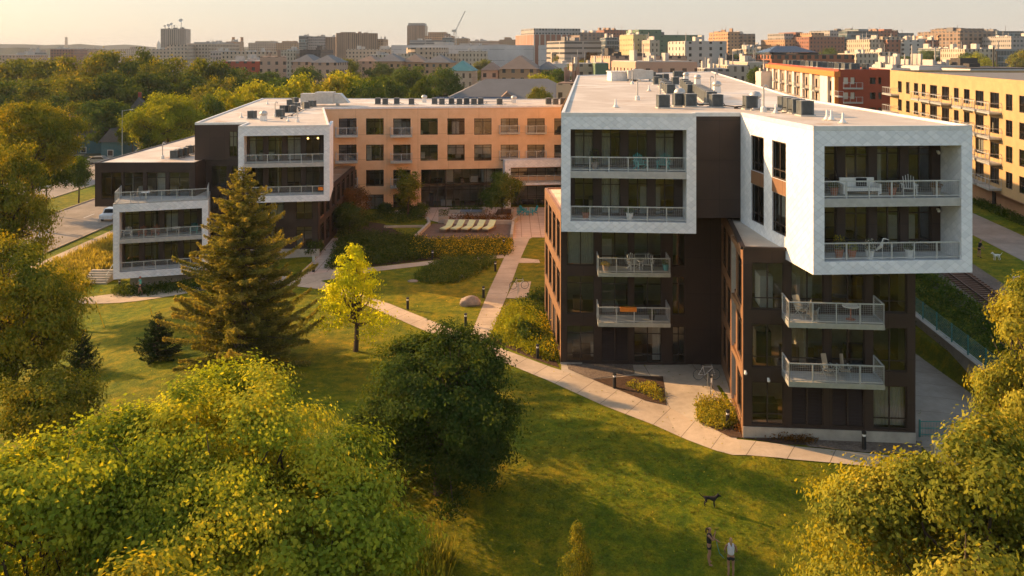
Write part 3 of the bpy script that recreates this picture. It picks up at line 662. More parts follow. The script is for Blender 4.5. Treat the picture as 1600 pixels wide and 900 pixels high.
# ---------------------------------------------------------------- trees
def leafquads(name, P, N, size, tint_, mat, aspect=.62, rng=None):
    n = len(P); rng = rng or np.random.default_rng(1)
    N = N / np.maximum(np.linalg.norm(N, axis=1, keepdims=True), 1e-6)
    r = rng.normal(size=(n, 3)); t = np.cross(N, r); t /= np.maximum(np.linalg.norm(t, axis=1, keepdims=True), 1e-6); b = np.cross(N, t)
    s = (size * .5)[:, None]; V = np.empty((n, 4, 3)); V[:, 0] = P - t * s; V[:, 1] = P - b * s * aspect - t * s * .1; V[:, 2] = P + t * s; V[:, 3] = P + b * s * aspect - t * s * .1
    return npmesh(name, V.reshape(-1, 3), np.arange(n * 4).reshape(n, 4), mat, np.clip(tint_, 0, 1))
def unit(rng, n):
    d = rng.normal(size=(n, 3)); return d / np.linalg.norm(d, axis=1, keepdims=True)
def broad(seed, rx, ry, rz, cz, n, leaf, mat, per=22, lobes=22, spread=2.1, low=-.75, droop=0, sub=None, taper=0):
    """crown mesh with limbs mesh for a broadleaf tree; base at z=0, crown centre at cz"""
    rng = np.random.default_rng(seed); D = unit(rng, lobes * 6); D = D[D[:, 2] > low]
    keep = [D[0]]
    for d in D[1:]:
        if len(keep) >= lobes: break
        if min(np.linalg.norm(d - k) for k in keep) > 1.35 / math.sqrt(lobes) * 1.35: keep.append(d)
    D = np.array(keep); L = len(D); Rr = np.array([rx, ry, rz])
    rad = rng.uniform(.22, .42, L); dist = rng.uniform(.48, .86, L); C = D * dist[:, None] * Rr; C[:, 2] += cz
    K = n // per; w = rad ** 2 / np.sum(rad ** 2); nsub = sub or 9; M = L * nsub; sl_ = np.repeat(np.arange(L), nsub)
    sd_ = unit(rng, M) + D[sl_] * .6 + np.array([0, 0, .15]); sd_ /= np.linalg.norm(sd_, axis=1, keepdims=True); RR = Rr * .5 + Rr.mean() * .5
    SC = C[sl_] + sd_ * (rad[sl_] * rng.uniform(.45, 1.12, M))[:, None] * RR; srad = rad[sl_] * rng.uniform(.22, .48, M)
    w2 = srad ** 2; si = rng.choice(M, K, p=w2 / w2.sum()); li = sl_[si]; d = unit(rng, K) + sd_[si] * .4; q = rng.uniform(.2, 1.0, K) ** .5
    CP = SC[si] + d * (srad[si] * q)[:, None] * RR * np.array([1.15, 1.15, .75])
    # inner fill clumps
    m = K // 9; inn = unit(rng, m) * (rng.uniform(.15, .62, m) ** .7)[:, None] * Rr; inn[:, 2] += cz; CP[:m] = inn
    ct = rng.uniform(0, 1, K); lt = rng.uniform(0, 1, L)[li]; up = (CP[:, 2] - cz) / rz
    idx = np.repeat(np.arange(K), per); N_ = len(idx); sig = leaf * spread
    off = rng.normal(size=(N_, 3)) * sig * np.array([1, 1, .55]); P = CP[idx] + off
    P[:, 2] -= droop * np.linalg.norm(off, axis=1) ** 1.3
    outw = (P - np.array([0, 0, cz])) / Rr; cl = P - (SC[si] - sd_[si] * (srad[si] * .3)[:, None] * RR)[idx]; cl /= np.linalg.norm(cl, axis=1, keepdims=True) + 1e-6
    Nn = cl * .9 + outw * .45 + rng.normal(size=(N_, 3)) * .42 + np.array([0, 0, .2])
    T = .36 * ct[idx] + .28 * rng.uniform(0, 1, N_) + .34 * lt[idx]
    if taper:
        for A_ in (P, C): f_ = (1 + .35 * taper) - taper * np.clip((A_[:, 2] - cz) / rz, -1, 1.1); A_[:, 0] *= f_; A_[:, 1] *= f_
    P[:, 2] = np.maximum(P[:, 2], .25)
    cm = leafquads('crown', P, Nn, leaf * rng.uniform(.5, 1.55, N_), T, mat, rng=rng)
    tr = MB(); base = max(.12, rz * .055); fork = cz - rz * .55; fork = max(fork, cz * .25); pr = random.Random(seed)
    tr.tube([(0, 0, -.3), (0, 0, .15), (.04, .03, fork * .5), (.08, -.04, fork), (.05, .1, cz)], [base * 1.35, base * 1.1, base * .92, base * .8, base * .42], 9)
    for i in range(L):
        if i % 2 and L > 16 and n < 9000: continue
        a = Vector((.06, 0, fork + pr.uniform(-.1, .4) * (cz - fork))); e = Vector(C[i]); mid = a.lerp(e, .5) + Vector((pr.uniform(-.3, .3), pr.uniform(-.3, .3), -.06 * rz))
        tr.tube([a, mid, e], [base * .5, base * .3, base * .1], 5)
        for k in range(3 if n > 20000 else 0):
            f = Vector(C[i]) + Vector(unit(rng, 1)[0]) * rad[i] * Rr.mean(); tr.tube([mid.lerp(e, .3 + .3 * k), mid.lerp(f, .6), f], [base * .18, base * .12, base * .04], 4)
    return tr.mesh('trunk', 'bark'), cm
def conifer(seed, h, r, n, needle, mat, gap=.30, bare=.03, curve=.85, up=.1):
    rng = np.random.default_rng(seed); tr = MB(); tr.tube([(0, 0, -.3), (0, 0, h * .5), (0, 0, h)], [h * .022, h * .013, .01], 8)
    br = []; z = h * bare; k = 0
    while z < h * .985:
        t = z / h; rr = r * (1 - t) ** curve * (1 if t > .12 else .75 + t * 2)
        nb = 7 if t < .8 else 5; a0 = rng.uniform(0, 6.28)
        for i in range(nb):
            a = a0 + i * 6.28 / nb + rng.uniform(-.5, .5); z_ = z; z = z + rng.uniform(-.5, .5) * gap; L = rr * rng.choice([.5, .75, 1.0, 1.25], p=[.2, .3, .35, .15]) * rng.uniform(.85, 1.1) + .1; d = Vector((math.cos(a), math.sin(a), 0))
            p0 = Vector((0, 0, z)); p1 = p0 + d * L * .5 + Vector((0, 0, -.05 * L)); p2 = p0 + d * L + Vector((0, 0, (up + rng.uniform(-.22, .2)) * L)); br.append((p0, p1, p2, L)); 
            tr.tube([p0, p1, p2], [.012 + L * .012, .01 + L * .007, .006], 3); z = z_
        z += gap * (1 - .45 * t) * h / 13; k += 1
    Ls = np.array([b[3] for b in br]); w = Ls ** 1.55; w /= w.sum(); bi = rng.choice(len(br), n, p=w); t = rng.uniform(.12, 1.05, n) ** .75
    p0 = np.array([b[0] for b in br])[bi]; p1 = np.array([b[1] for b in br])[bi]; p2 = np.array([b[2] for b in br])[bi]
    P = (p0 * ((1 - t) ** 2)[:, None] + p1 * (2 * t * (1 - t))[:, None] + p2 * (t ** 2)[:, None]); d = p2 - p0; d /= np.linalg.norm(d, axis=1, keepdims=True)
    side = np.cross(d, [0, 0, 1]); wd = (.30 * Ls[bi] * (1.05 - t) * np.minimum(1, t * 3))
    tw = rng.uniform(-1, 1, n); tw = np.round(tw * 5) / 5 + rng.normal(size=n) * .05; P = P + side * (tw * wd)[:, None] + d * (np.abs(tw) * wd * .45)[:, None]
    P[:, 2] += -np.abs(tw) * wd * .12 - rng.uniform(0, 1, n) ** 2 * .20 * np.minimum(1, Ls[bi]) + rng.normal(size=n) * .03
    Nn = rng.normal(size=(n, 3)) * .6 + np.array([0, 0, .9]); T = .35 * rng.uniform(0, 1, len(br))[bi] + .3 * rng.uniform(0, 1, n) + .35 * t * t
    return tr.mesh('trunk', 'bark'), leafquads('crown', P, Nn, needle * rng.uniform(.7, 1.4, n), T, mat, .3, rng)
def tree(name, label, meshes, loc, rz=0, group=None, s=(1, 1, 1)):
    o = thing(name, label, 'tree', loc, rz, group); o.scale = s; link('trunk', meshes[0], o); link('crown', meshes[1], o); return o
def tree_px(name, label, meshes, px, ytop, Y, hm, wpx=None, rm=1, rz=0, group=None):
    """place a tree mesh set (unit height hm, crown radius rm) so that it tops out at row ytop"""
    X = Xp(px, Y); z0 = float(tz(X, Y)); h = Zy(ytop, Y) - z0; s = h / hm; sx = s if wpx is None else (wpx / 2 * Y / F) / rm
    return tree(name, label, meshes, (X, Y, z0 - .05), rz, group, (sx, sx, s))
# foreground and middle trees, each with a crown of its own
tree_px('maple_tree', 'large yellow-green maple filling the lower left of the lawn', broad(11, 5.4, 4.6, 4.8, 8.0, 210000, .115, 'leaf_maple', lobes=30, sub=8, spread=2.3, taper=.2), 330, 584, 27.5, 13.2)
tree_px('maple_tree', 'maple crown cut by the left edge beside the large yellow-green maple', broad(12, 4.4, 4.2, 3.7, 6.2, 100000, .12, 'leaf_maple', lobes=22, sub=7), 40, 655, 25.5, 10.1)
tree_px('young_maple', 'small gold-leaved tree poking up at the bottom left below the large maple', broad(13, 1.6, 1.6, 2.6, 6.0, 26000, .085, 'leaf_gold', lobes=12), 180, 838, 17.5, 8.7)
tree_px('maple_tree', 'smaller yellow-green maple at the bottom between the large maple and the dark round tree', broad(14, 3.3, 3.2, 3.5, 5.6, 80000, .115, 'leaf_maple', lobes=18, sub=7), 480, 700, 26.0, 9.3)
tree_px('round_tree', 'dark green dense round tree in the middle of the lawn', broad(15, 4.0, 3.8, 4.7, 4.6, 130000, .15, 'leaf_dark', lobes=60, sub=6, spread=2.0, low=-.9), 684, 512, 41.8, 9.45, 262, 4.7)
tree_px('gold_tree', 'big golden tree at the lower right in front of the path', broad(16, 4.0, 3.6, 5.0, 7.8, 120000, .125, 'leaf_gold', lobes=28, sub=6, spread=2.0, taper=.5), 1492, 636, 24.0, 12.9, 600, 5.3)
tree_px('gold_tree', 'tall golden tree at the right edge beside the driveway', broad(17, 3.4, 3.2, 5.0, 8.6, 80000, .14, 'leaf_gold', lobes=24, sub=6, spread=2.0), 1632, 432, 33, 13.9, 195, 3.5)
tree_px('young_tree', 'slender yellow-lit young tree at the bottom edge of the lawn', broad(18, .8, .8, 2.7, 3.3, 9000, .10, 'leaf_olive', lobes=14, taper=.7), 905, 792, 33.5, 6.1, 58, 1.5)
tree_px('yellow_tree', 'bright yellow small tree standing alone beside the curved path', broad(19, 2.0, 2.0, 3.3, 3.9, 11000, .16, 'leaf_yellow', lobes=24, sub=5, spread=1.5, low=-.7, taper=.6), 556, 390, 60.5, 7.2, 112, 2.6)
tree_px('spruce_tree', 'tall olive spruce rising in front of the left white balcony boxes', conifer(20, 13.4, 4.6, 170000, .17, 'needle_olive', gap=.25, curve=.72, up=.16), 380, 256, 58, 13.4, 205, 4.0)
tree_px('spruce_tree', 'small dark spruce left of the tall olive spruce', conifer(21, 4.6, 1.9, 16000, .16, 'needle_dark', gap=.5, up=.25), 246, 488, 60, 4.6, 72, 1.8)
tree_px('spruce_tree', 'low dark evergreen at the left behind the maple', conifer(22, 3.6, 1.7, 10000, .16, 'needle_dark', gap=.5, up=.25), 128, 512, 59, 3.6, 60, 1.6)
tree_px('olive_tree', 'olive and rust tree at the left edge above the maple crowns', broad(23, 4.6, 4.2, 4.9, 6.6, 60000, .17, 'leaf_olive', lobes=28), 22, 372, 50, 11.5, 205, 4.8)
tree_px('olive_tree', 'dark green tree behind the left lawn edge beside the yellow wire guard', broad(24, 3.2, 3.2, 2.8, 3.8, 26000, .17, 'leaf_olive', lobes=22), 78, 575, 45, 6.6, 150, 3.3)
tree_px('roadside_tree', 'yellow-green tree at the left edge beside the near road', broad(25, 4.4, 4.2, 4.6, 8.2, 40000, .2, 'leaf_olive', lobes=28), 8, 228, 76, 12.8, 130, 4.6)
tree_px('roadside_tree', 'broad spreading yellow-topped tree right of the left edge by the road', broad(26, 6.0, 5.5, 4.2, 9.5, 42000, .24, 'leaf_olive', lobes=30), 50, 160, 112, 13.7, 130, 6.1)
tree_px('median_tree', 'dark crooked-trunk tree on the grass median', broad(27, 3.0, 3.0, 2.4, 4.9, 12000, .2, 'leaf_dark', lobes=18), 72, 240, 122, 7.3, 70, 3.1)
tree_px('median_tree', 'small round green tree on the grass median', broad(28, 2.0, 2.0, 2.2, 3.5, 9000, .2, 'leaf_green', lobes=14), 123, 244, 132, 5.7, 42, 2.1)
tree_px('street_tree', 'wide lime-yellow tree behind the low flat roof', broad(29, 6.2, 5.6, 4.1, 6.8, 40000, .26, 'leaf_lime', lobes=34), 262, 150, 172, 10.9, 112, 6.5)
tree_px('courtyard_tree', 'round green tree in the brick plaza before the glass lobby', broad(30, 2.2, 2.2, 2.2, 3.4, 16000, .17, 'leaf_green', lobes=20), 784, 271, 109, 5.6, 56, 2.3)
tree_px('courtyard_tree', 'tall thin dark tree against the orange courtyard wall', broad(31, 1.3, 1.3, 2.6, 3.6, 8000, .16, 'leaf_olive', lobes=16), 637, 264, 109, 6.2, 38, 1.4)
tree_px('courtyard_tree', 'reddish thin tree in the courtyard corner beside the left wing', broad(32, 1.4, 1.4, 2.4, 3.0, 7000, .16, 'leaf_rust', lobes=16), 552, 287, 106, 5.4, 42, 1.45)
tree_px('courtyard_tree', 'dark leafy tree in front of the left white box tower', broad(33, 1.6, 1.6, 1.9, 2.4, 8000, .16, 'leaf_dark', lobes=16), 545, 318, 98, 4.3, 50, 1.7)
# ---------------------------------------------------------------- trees behind: shared crown shapes, each placed as an individual
VAR = {}
def var(mat, k):
    if (mat, k) not in VAR: VAR[(mat, k)] = broad(100 + k * 7 + len(mat), 4.6, 4.4, 3.9, 5.9, 9000, .38, mat, per=14, lobes=14 + k * 3, sub=6, spread=1.5)
    return VAR[(mat, k)]
BT = [
 ('leaf_olive', 25, 92, 300, 90, 'amber-topped tree at the far left under the hills'), ('leaf_olive', 78, 94, 290, 80, 'amber-topped tree second from the left under the hills'),
 ('leaf_olive', 128, 90, 280, 90, 'amber tree below the brick block at the far left'), ('leaf_olive', 178, 80, 275, 90, 'tallest amber-green tree left of the dish tower'),
 ('leaf_dark', 222, 81, 270, 70, 'dark green tree below the dish tower'), ('leaf_olive', 262, 92, 262, 80, 'golden tree directly below the beige block with pillars'),
 ('leaf_olive', 312, 92, 258, 74, 'amber tree right below the beige block with pillars'), ('leaf_dark', 352, 100, 262, 60, 'dark tree at the right end of the amber canopy'),
 ('leaf_green', 10, 128, 240, 90, 'green tree in the second row at the far left'), ('leaf_olive', 70, 124, 235, 90, 'olive tree in the second canopy row above the spreading roadside tree'),
 ('leaf_olive', 120, 122, 230, 90, 'olive tree in the second canopy row above the utility pole'), ('leaf_dark', 172, 116, 232, 96, 'dark green tree in the second canopy row above the blue house'),
 ('leaf_dark', 225, 118, 228, 84, 'dark green tree in the second canopy row left of the grey house'), ('leaf_dark', 300, 118, 245, 96, 'dark green tree directly above the grey house'),
 ('leaf_olive', 345, 122, 240, 60, 'olive tree right of the grey house'), ('leaf_dark', 15, 172, 205, 80, 'shaded tree behind the spreading roadside tree'),
 ('leaf_dark', 95, 150, 205, 80, 'shaded green tree behind the utility pole'), ('leaf_olive', 130, 160, 200, 66, 'rusty tree behind the utility pole arm'),
 ('leaf_green', 172, 155, 196, 84, 'broad shaded tree in front of the blue house'), ('leaf_dark', 207, 178, 186, 40, 'dark tree by the tall street lamp'),
 ('leaf_green', 238, 160, 215, 50, 'small green tree left of the lime-yellow tree'), ('leaf_olive', 316, 136, 212, 64, 'olive tree between grey house and flat roof'),
 ('leaf_lime', 352, 143, 190, 70, 'yellow-green tree behind the left edge of the flat roof'), ('leaf_lime', 400, 130, 196, 84, 'bright yellow-green tree behind the rooftop condensers'),
 ('leaf_green', 440, 121, 230, 80, 'green tree right behind the rooftop duct'), ('leaf_lime', 470, 120, 205, 92, 'bright yellow tree above the big rooftop duct'),
 ('leaf_lime', 545, 116, 215, 88, 'yellow-green tree behind the left half of the courtyard roof'), ('leaf_gold', 515, 124, 198, 60, 'golden tree just behind the rooftop duct end'),
 ('leaf_green', 600, 121, 225, 76, 'mid green tree behind the courtyard roof'), ('leaf_green', 575, 128, 195, 60, 'green tree in front of the yellow-green ones behind the courtyard roof'),
 ('leaf_dark', 640, 115, 240, 70, 'darker tree left of the grey-roofed school'), ('leaf_green', 690, 107, 265, 60, 'green tree above the left end of the grey-roofed school'),
 ('leaf_green', 370, 108, 330, 60, 'green tree in front of the long red brick block'), ('leaf_green', 420, 112, 320, 66, 'green tree left of the hipped brick building'),
 ('leaf_green', 480, 105, 360, 50, 'green tree in front of the hipped brick building'), ('leaf_dark', 525, 112, 350, 50, 'dark tree right of the hipped brick building'),
 ('leaf_olive', 545, 92, 430, 40, 'olive tree beside the copper-trimmed block'), ('leaf_dark', 596, 100, 400, 60, 'dark tree in front of the long low brick row'),
 ('leaf_green', 640, 104, 380, 60, 'pale green tree in front of the long low brick row'), ('leaf_olive', 755, 93, 520, 34, 'olive tree in front of the grey arena'),
 ('leaf_olive', 815, 133, 250, 46, 'rust-brown tree at the right end of the grey-roofed school'), ('leaf_lime', 848, 118, 260, 56, 'yellow tree left of the cream corner of the right block'),
 ('leaf_green', 872, 108, 290, 60, 'green tree behind the yellow one left of the right block'), ('leaf_olive', 845, 137, 225, 44, 'olive tree in front of the yellow one left of the right block'),
 ('leaf_olive', 885, 83, 620, 44, 'rusty tree in front of the striped brick block'), ('leaf_rust', 922, 84, 600, 30, 'orange-brown tree in front of the banded office block'),
 ('leaf_rust', 946, 82, 640, 26, 'orange-brown tree left of the solar-roofed building'), ('leaf_olive', 905, 95, 480, 40, 'low olive tree below the banded office block'),
 ('leaf_dark', 1150, 88, 560, 50, 'dark green tree right of the pale tower with slit windows'), ('leaf_green', 1175, 85, 580, 50, 'green tree beyond the red brick arcade'),
 ('leaf_dark', 1205, 88, 560, 40, 'dark green tree left of the glass-roofed market'), ('leaf_green', 1185, 105, 270, 34, 'yellow-green tree left of the orange-trimmed apartments'),
 ('leaf_green', 1300, 76, 640, 40, 'small tree beyond the glass-roofed market'), ('leaf_green', 1450, 80, 560, 36, 'small green tree before the brick towers on the right'),
 ('leaf_green', 1510, 82, 520, 46, 'leafy green tree before the grey apartment tower'), ('leaf_lime', 1530, 84, 500, 44, 'yellow-green tree right of the leafy one before the grey tower'),
 ('leaf_olive', 1595, 80, 500, 40, 'olive tree at the far right edge of the skyline'), ('leaf_green', 1410, 88, 480, 46, 'low green tree behind the yellow apartment roof'),
 ('leaf_dark', 655, 128, 190, 40, 'dark shrub-like tree beside the solar panels of the school'), ('leaf_green', 330, 150, 180, 50, 'green tree touching the left side of the flat roof'),
 ('leaf_dark', 60, 205, 160, 60, 'dark tree behind the grass median'), ('leaf_dark', 236, 205, 168, 34, 'small dark tree at the foot of the lime-yellow tree'),
]
for i, (mt, px, yt, Y, w, lab) in enumerate(BT):
    tree_px('background_tree', lab, var(mt, i % 3), px, yt, Y, 9.6, w, 4.7, i * 1.3, 'trees beyond the apartment building')
# ---------------------------------------------------------------- planting
def plants(name, label, polys, n, h, leaf, mat, seed=1, cat='plants', up=.2, aspect=.5, kind='stuff', tuft=0, grp=None):
    """a bed of mixed plants: mounds of leaves over polygons given in ground coordinates"""
    rng = np.random.default_rng(seed); P = []; 
    for poly in polys:
        poly = np.array(poly); lo = poly.min(0); hi = poly.max(0); ok = []
        q = rng.uniform(lo, hi, (n * 3, 2)); ins = np.zeros(len(q), bool)
        for i in range(len(poly)):
            x1, y1 = poly[i]; x2, y2 = poly[i - 1]; c_ = ((y1 > q[:, 1]) != (y2 > q[:, 1])) & (q[:, 0] < (x2 - x1) * (q[:, 1] - y1) / (y2 - y1 + 1e-9) + x1); ins ^= c_
        P.append(q[ins][:max(1, n // len(polys))])
    C = np.concatenate(P); K = len(C); per = 16; idx = np.repeat(np.arange(K), per); N_ = len(idx); hh = h * rng.uniform(.35, 1.1, K)
    t = rng.uniform(0, 1, N_) ** .7; rad = leaf * 1.6 + hh[idx] * .32; a = rng.uniform(0, 6.28, N_); r = rad * np.sqrt(rng.uniform(0, 1, N_)) * (t if tuft else 1)
    X = C[idx, 0] + np.cos(a) * r; Y = C[idx, 1] + np.sin(a) * r; Z = tz(X, Y) + hh[idx] * t * (1 if tuft else np.sqrt(np.maximum(0.05, 1 - (r / rad) ** 2))) + .02
    Pp = np.stack([X, Y, Z], 1); T = .5 * rng.uniform(0, 1, K)[idx] + .5 * rng.uniform(0, 1, N_)
    if tuft: # upright blades
        d = np.stack([np.cos(a) * .35, np.sin(a) * .35, np.ones(N_)], 1); side = np.stack([-np.sin(a), np.cos(a), np.zeros(N_)], 1)
        B0 = Pp.copy(); B0[:, 2] = tz(X, Y); Ln = hh[idx][:, None] * rng.uniform(.6, 1, N_)[:, None]; w = leaf * .14
        V = np.empty((N_, 4, 3)); V[:, 0] = B0 - side * w; V[:, 1] = B0 + side * w; V[:, 2] = B0 + d * Ln + side * w * .4; V[:, 3] = B0 + d * Ln - side * w * .4
        me = npmesh(name, V.reshape(-1, 3), np.arange(N_ * 4).reshape(-1, 4), mat, T)
    else: me = leafquads(name, Pp, rng.normal(size=(N_, 3)) + np.array([0, 0, 1.0]), leaf * rng.uniform(.6, 1.4, N_), T, mat, aspect, rng)
    return tag(link(name, me), label, cat, grp, kind)
plants('flower_bed', 'long bed of yellow flowers and greenery below the sun deck', [GP([(640, 378), (800, 377), (796, 399), (700, 404), (640, 402)])], 1500, 1.0, .17, 'flower_yellow', 3)
plants('leafy_bed', 'dark green leafy planting left of the yellow flowers', [GP([(515, 422), (530, 380), (560, 368), (650, 376), (690, 402), (580, 416)])], 2000, 1.3, .2, 'leaf_dark', 4)
plants('leafy_bed', 'green shrub planting in front of the orange courtyard wall', [GP([(580, 347), (596, 333), (655, 330), (664, 343), (640, 350)]), GP([(533, 372), (530, 345), (575, 340), (578, 352)])], 420, 1.2, .2, 'leaf_green', 5)
plants('rain_garden', 'oval mound of wild grasses and leaves between the courtyard paths', [GP([(655, 440), (672, 418), (715, 408), (770, 402), (775, 412), (735, 436), (690, 446)])], 650, .8, .17, 'leaf_green', 6)
plants('rain_garden_edge', 'soft green grasses around the rain garden mound', [GP([(648, 432), (690, 405), (740, 403), (720, 425), (668, 445)])], 420, .7, .16, 'leaf_green', 7)
plants('tall_grass', 'golden ornamental grass on the bank beside the near road', [[(-50, 86), (-43, 86), (-43.5, 112), (-49.8, 125)], [(-50, 70), (-43, 72), (-42, 86), (-50, 86)]], 2600, .8, .35, 'straw_grass', 8, 'grass', tuft=1)
plants('flower_bed', 'sunlit yellow-green bed beside the right tower and walk', [GP([(795, 480), (832, 480), (848, 522), (868, 565), (835, 557), (775, 532), (770, 524)])], 1000, .95, .16, 'leaf_lime', 9)
plants('flower_bed', 'yellow goldenrod along the foot of the orange tower side', [GP([(838, 500), (852, 505), (870, 560), (862, 566), (840, 545)])], 500, 1.0, .15, 'flower_yellow', 10)
plants('leafy_bed', 'dark green shrubs at the top of the bed beside the walk', [GP([(812, 475), (848, 470), (852, 500), (818, 495)])], 300, 1.0, .16, 'leaf_green', 11)
plants('corner_planting', 'sunlit shrubs at the corner of the right brown tower', [GP([(1091, 634), (1094, 658), (1120, 672), (1145, 668), (1150, 655), (1130, 632)])], 520, .85, .12, 'leaf_gold', 12)
plants('corner_planting', 'low dark shrubs along the concrete base of the right tower', [GP([(1150, 672), (1180, 682), (1270, 694), (1272, 684), (1160, 665)])], 300, .45, .12, 'leaf_rust', 13)
plants('bed_plants', 'small gold clumps in the triangular mulch bed', [GP([(975, 603), (1000, 612), (1036, 630), (1036, 615), (1020, 600)])], 90, .5, .12, 'leaf_gold', 14)
plants('tall_grass', 'tuft of golden ornamental grass at the bottom edge of the lawn', [GP([(620, 905), (690, 905), (690, 880), (625, 880)])], 300, 1.0, .3, 'leaf_gold', 15, 'grass', tuft=1)
plants('hillside_brush', 'low green brush on the bank between retaining wall and railway', [[(28.6, 42), (32.5, 42), (41, 110), (29.8, 110)]], 2600, .8, .22, 'leaf_dark', 16)
plants('hillside_brush', 'yellow-green weeds along the edge of the ballast', [[(30.6, 42), (32.6, 42), (40, 96), (38, 96)]], 900, .8, .2, 'leaf_green', 17)
plants('base_shrubs', 'row of dark shrubs under the low left white box', [GP([(250, 459), (335, 452), (345, 443), (250, 447)]), GP([(180, 465), (245, 460), (245, 450), (180, 452)])], 420, .9, .18, 'leaf_dark', 18)
plants('hedge', 'clipped hedge along the foot of the yellow apartments', [[(56.2, 84), (57.5, 84), (61, 112), (59.4, 112)]], 1200, .9, .2, 'leaf_green', 19)
plants('hedge', 'rusty shrubs nearer than the hedge by the yellow apartments', [[(54.0, 72), (56, 72), (57.5, 90), (55.6, 90)]], 500, .8, .2, 'leaf_rust', 20)
plants('planter_shrubs', 'rust-tipped grasses in the raised planter behind the green loungers', [GP([(697, 349), (705, 341), (797, 341), (800, 349)])], 260, 1.0, .16, 'leaf_rust', 21)
plants('planter_shrubs', 'green shrubs in the low planter before the glass lobby', [GP([(703, 333), (708, 328), (755, 328), (756, 333)])], 160, .9, .16, 'leaf_green', 22)
plants('roadside_weeds', 'yellow-lit shrubs between left path and road bank', [[(-49, 62), (-38.5, 68), (-40.5, 82), (-49, 78)]], 900, 1.6, .22, 'leaf_olive', 23)
plants('lawn_tufts', 'longer grass tufts scattered over the mown lawn', [GP([(600, 560), (780, 570), (1110, 712), (1340, 732), (1300, 900), (600, 900)])], 3500, .05, .08, 'lawn_blade', 24, 'grass', tuft=1)
def shrub(label, px, py, r, mat, seed):
    X, Y, Z = G(px, py); t = broad(seed, r, r, r * .8, r * .75, 2600, .15, mat, lobes=10, spread=1.6); o = thing('shrub', label, 'shrub', (X, Y, Z)); link('stems', t[0], o); link('foliage', t[1], o)
shrub('round dark clipped shrub at the orange courtyard wall', 602, 336, .95, 'leaf_dark', 60)
shrub('second round dark shrub under the thin courtyard tree', 638, 336, .9, 'leaf_dark', 61)
shrub('green rounded shrub at the left corner of the brick plaza', 657, 338, 1.0, 'leaf_green', 62)
shrub('dark shrub at the corner of the left tower beside the path', 492, 398, .9, 'leaf_dark', 63)
shrub('green bush on the near side of the right walk bed', 848, 478, 1.0, 'leaf_green', 64)
shrub('sunlit round bush in the yellow bed beside the walk', 812, 530, .95, 'leaf_lime', 65)
shrub('dark green round bush in the yellow bed beside the walk', 826, 534, .8, 'leaf_green', 66)

def scatter_flat(name, label, poly, n, size, mat, seed):
    rng = np.random.default_rng(seed); poly = np.array(poly); q = rng.uniform(poly.min(0), poly.max(0), (n, 2)); c_ = 6 * rng.uniform(0, 1, (n, 1)); P = np.stack([q[:, 0], q[:, 1], tz(q[:, 0], q[:, 1]) + .05], 1)
    tag(link(name, leafquads(name, P, rng.normal(size=(n, 3)) * .35 + np.array([0, 0, 1.]), size * rng.uniform(.6, 1.4, n), rng.uniform(0, 1, n), mat, .6, rng)), label, 'leaves', None, 'stuff')
scatter_flat('fallen_leaves', 'yellow fallen leaves scattered over the lawn and path', [(-25, 38), (24, 38), (24, 75), (-25, 75)], 2600, .11, 'leaf_gold', 77)
# ---------------------------------------------------------------- city behind
def winmat(name, wall, win, sx, sz, a, b, c, d, bands=None, var=.1):
    m, nt, n, l = newmat(name); v, u, z = wallco(nt)
    fu = math_(nt, 'FRACT', math_(nt, 'MULTIPLY', math_(nt, 'ADD', u, 500 * sx), 1 / sx)); fz = math_(nt, 'FRACT', math_(nt, 'MULTIPLY', z, 1 / sz))
    msk = math_(nt, 'MULTIPLY', math_(nt, 'MULTIPLY', math_(nt, 'GREATER_THAN', fu, a), math_(nt, 'LESS_THAN', fu, b)), math_(nt, 'MULTIPLY', math_(nt, 'GREATER_THAN', fz, c), math_(nt, 'LESS_THAN', fz, d)))
    g = nt.nodes.new('ShaderNodeNewGeometry'); sp = nt.nodes.new('ShaderNodeSeparateXYZ'); nt.links.new(g.outputs['Normal'], sp.inputs[0])
    msk = math_(nt, 'MULTIPLY', msk, math_(nt, 'LESS_THAN', sp.outputs[2], .5))
    f = noise(nt, v, .06, 4); w = ramp(nt, f, [(.35, tuple(x * (1 - var) for x in wall)), (.65, tuple(min(1, x * (1 + var)) for x in wall))])
    if bands: w = mixc(nt, math_(nt, 'LESS_THAN', fz, bands[0]), w, bands[1])
    wn_ = nt.nodes.new('ShaderNodeTexWhiteNoise'); cc = nt.nodes.new('ShaderNodeCombineXYZ'); nt.links.new(math_(nt, 'FLOOR', math_(nt, 'MULTIPLY', math_(nt, 'ADD', u, 500 * sx), 1 / sx)), cc.inputs[0]); nt.links.new(math_(nt, 'FLOOR', math_(nt, 'MULTIPLY', z, 1 / sz)), cc.inputs[1]); nt.links.new(cc.outputs[0], wn_.inputs[0])
    wc = ramp(nt, wn_.outputs[0], [(0, tuple(x * .6 for x in win)), (.7, win), (1, tuple(min(.4, x * 3) for x in win))])
    col = mixc(nt, msk, w, wc); ro = math_(nt, 'SUBTRACT', .8, math_(nt, 'MULTIPLY', msk, .6))
    out(nt, princ(nt, col, ro, .4))
DK = (.03, .035, .035)
winmat('w_beige', (.42, .33, .24), DK, 3.4, 3.6, .32, .70, .3, .75); winmat('w_concrete', (.30, .25, .20), (.10, .09, .08), 3.0, 60, .55, .9, .02, .96)
winmat('w_brick', (.26, .11, .07), DK, 3.2, 3.4, .3, .7, .3, .78); winmat('w_red', (.28, .06, .035), DK, 4, 3.6, .3, .7, .25, .75)
winmat('w_tan', (.40, .24, .13), DK, 3.4, 3.2, .3, .68, .3, .75); winmat('w_grey', (.30, .28, .26), (.06, .07, .07), 2.6, 3.4, .2, .8, .35, .8)
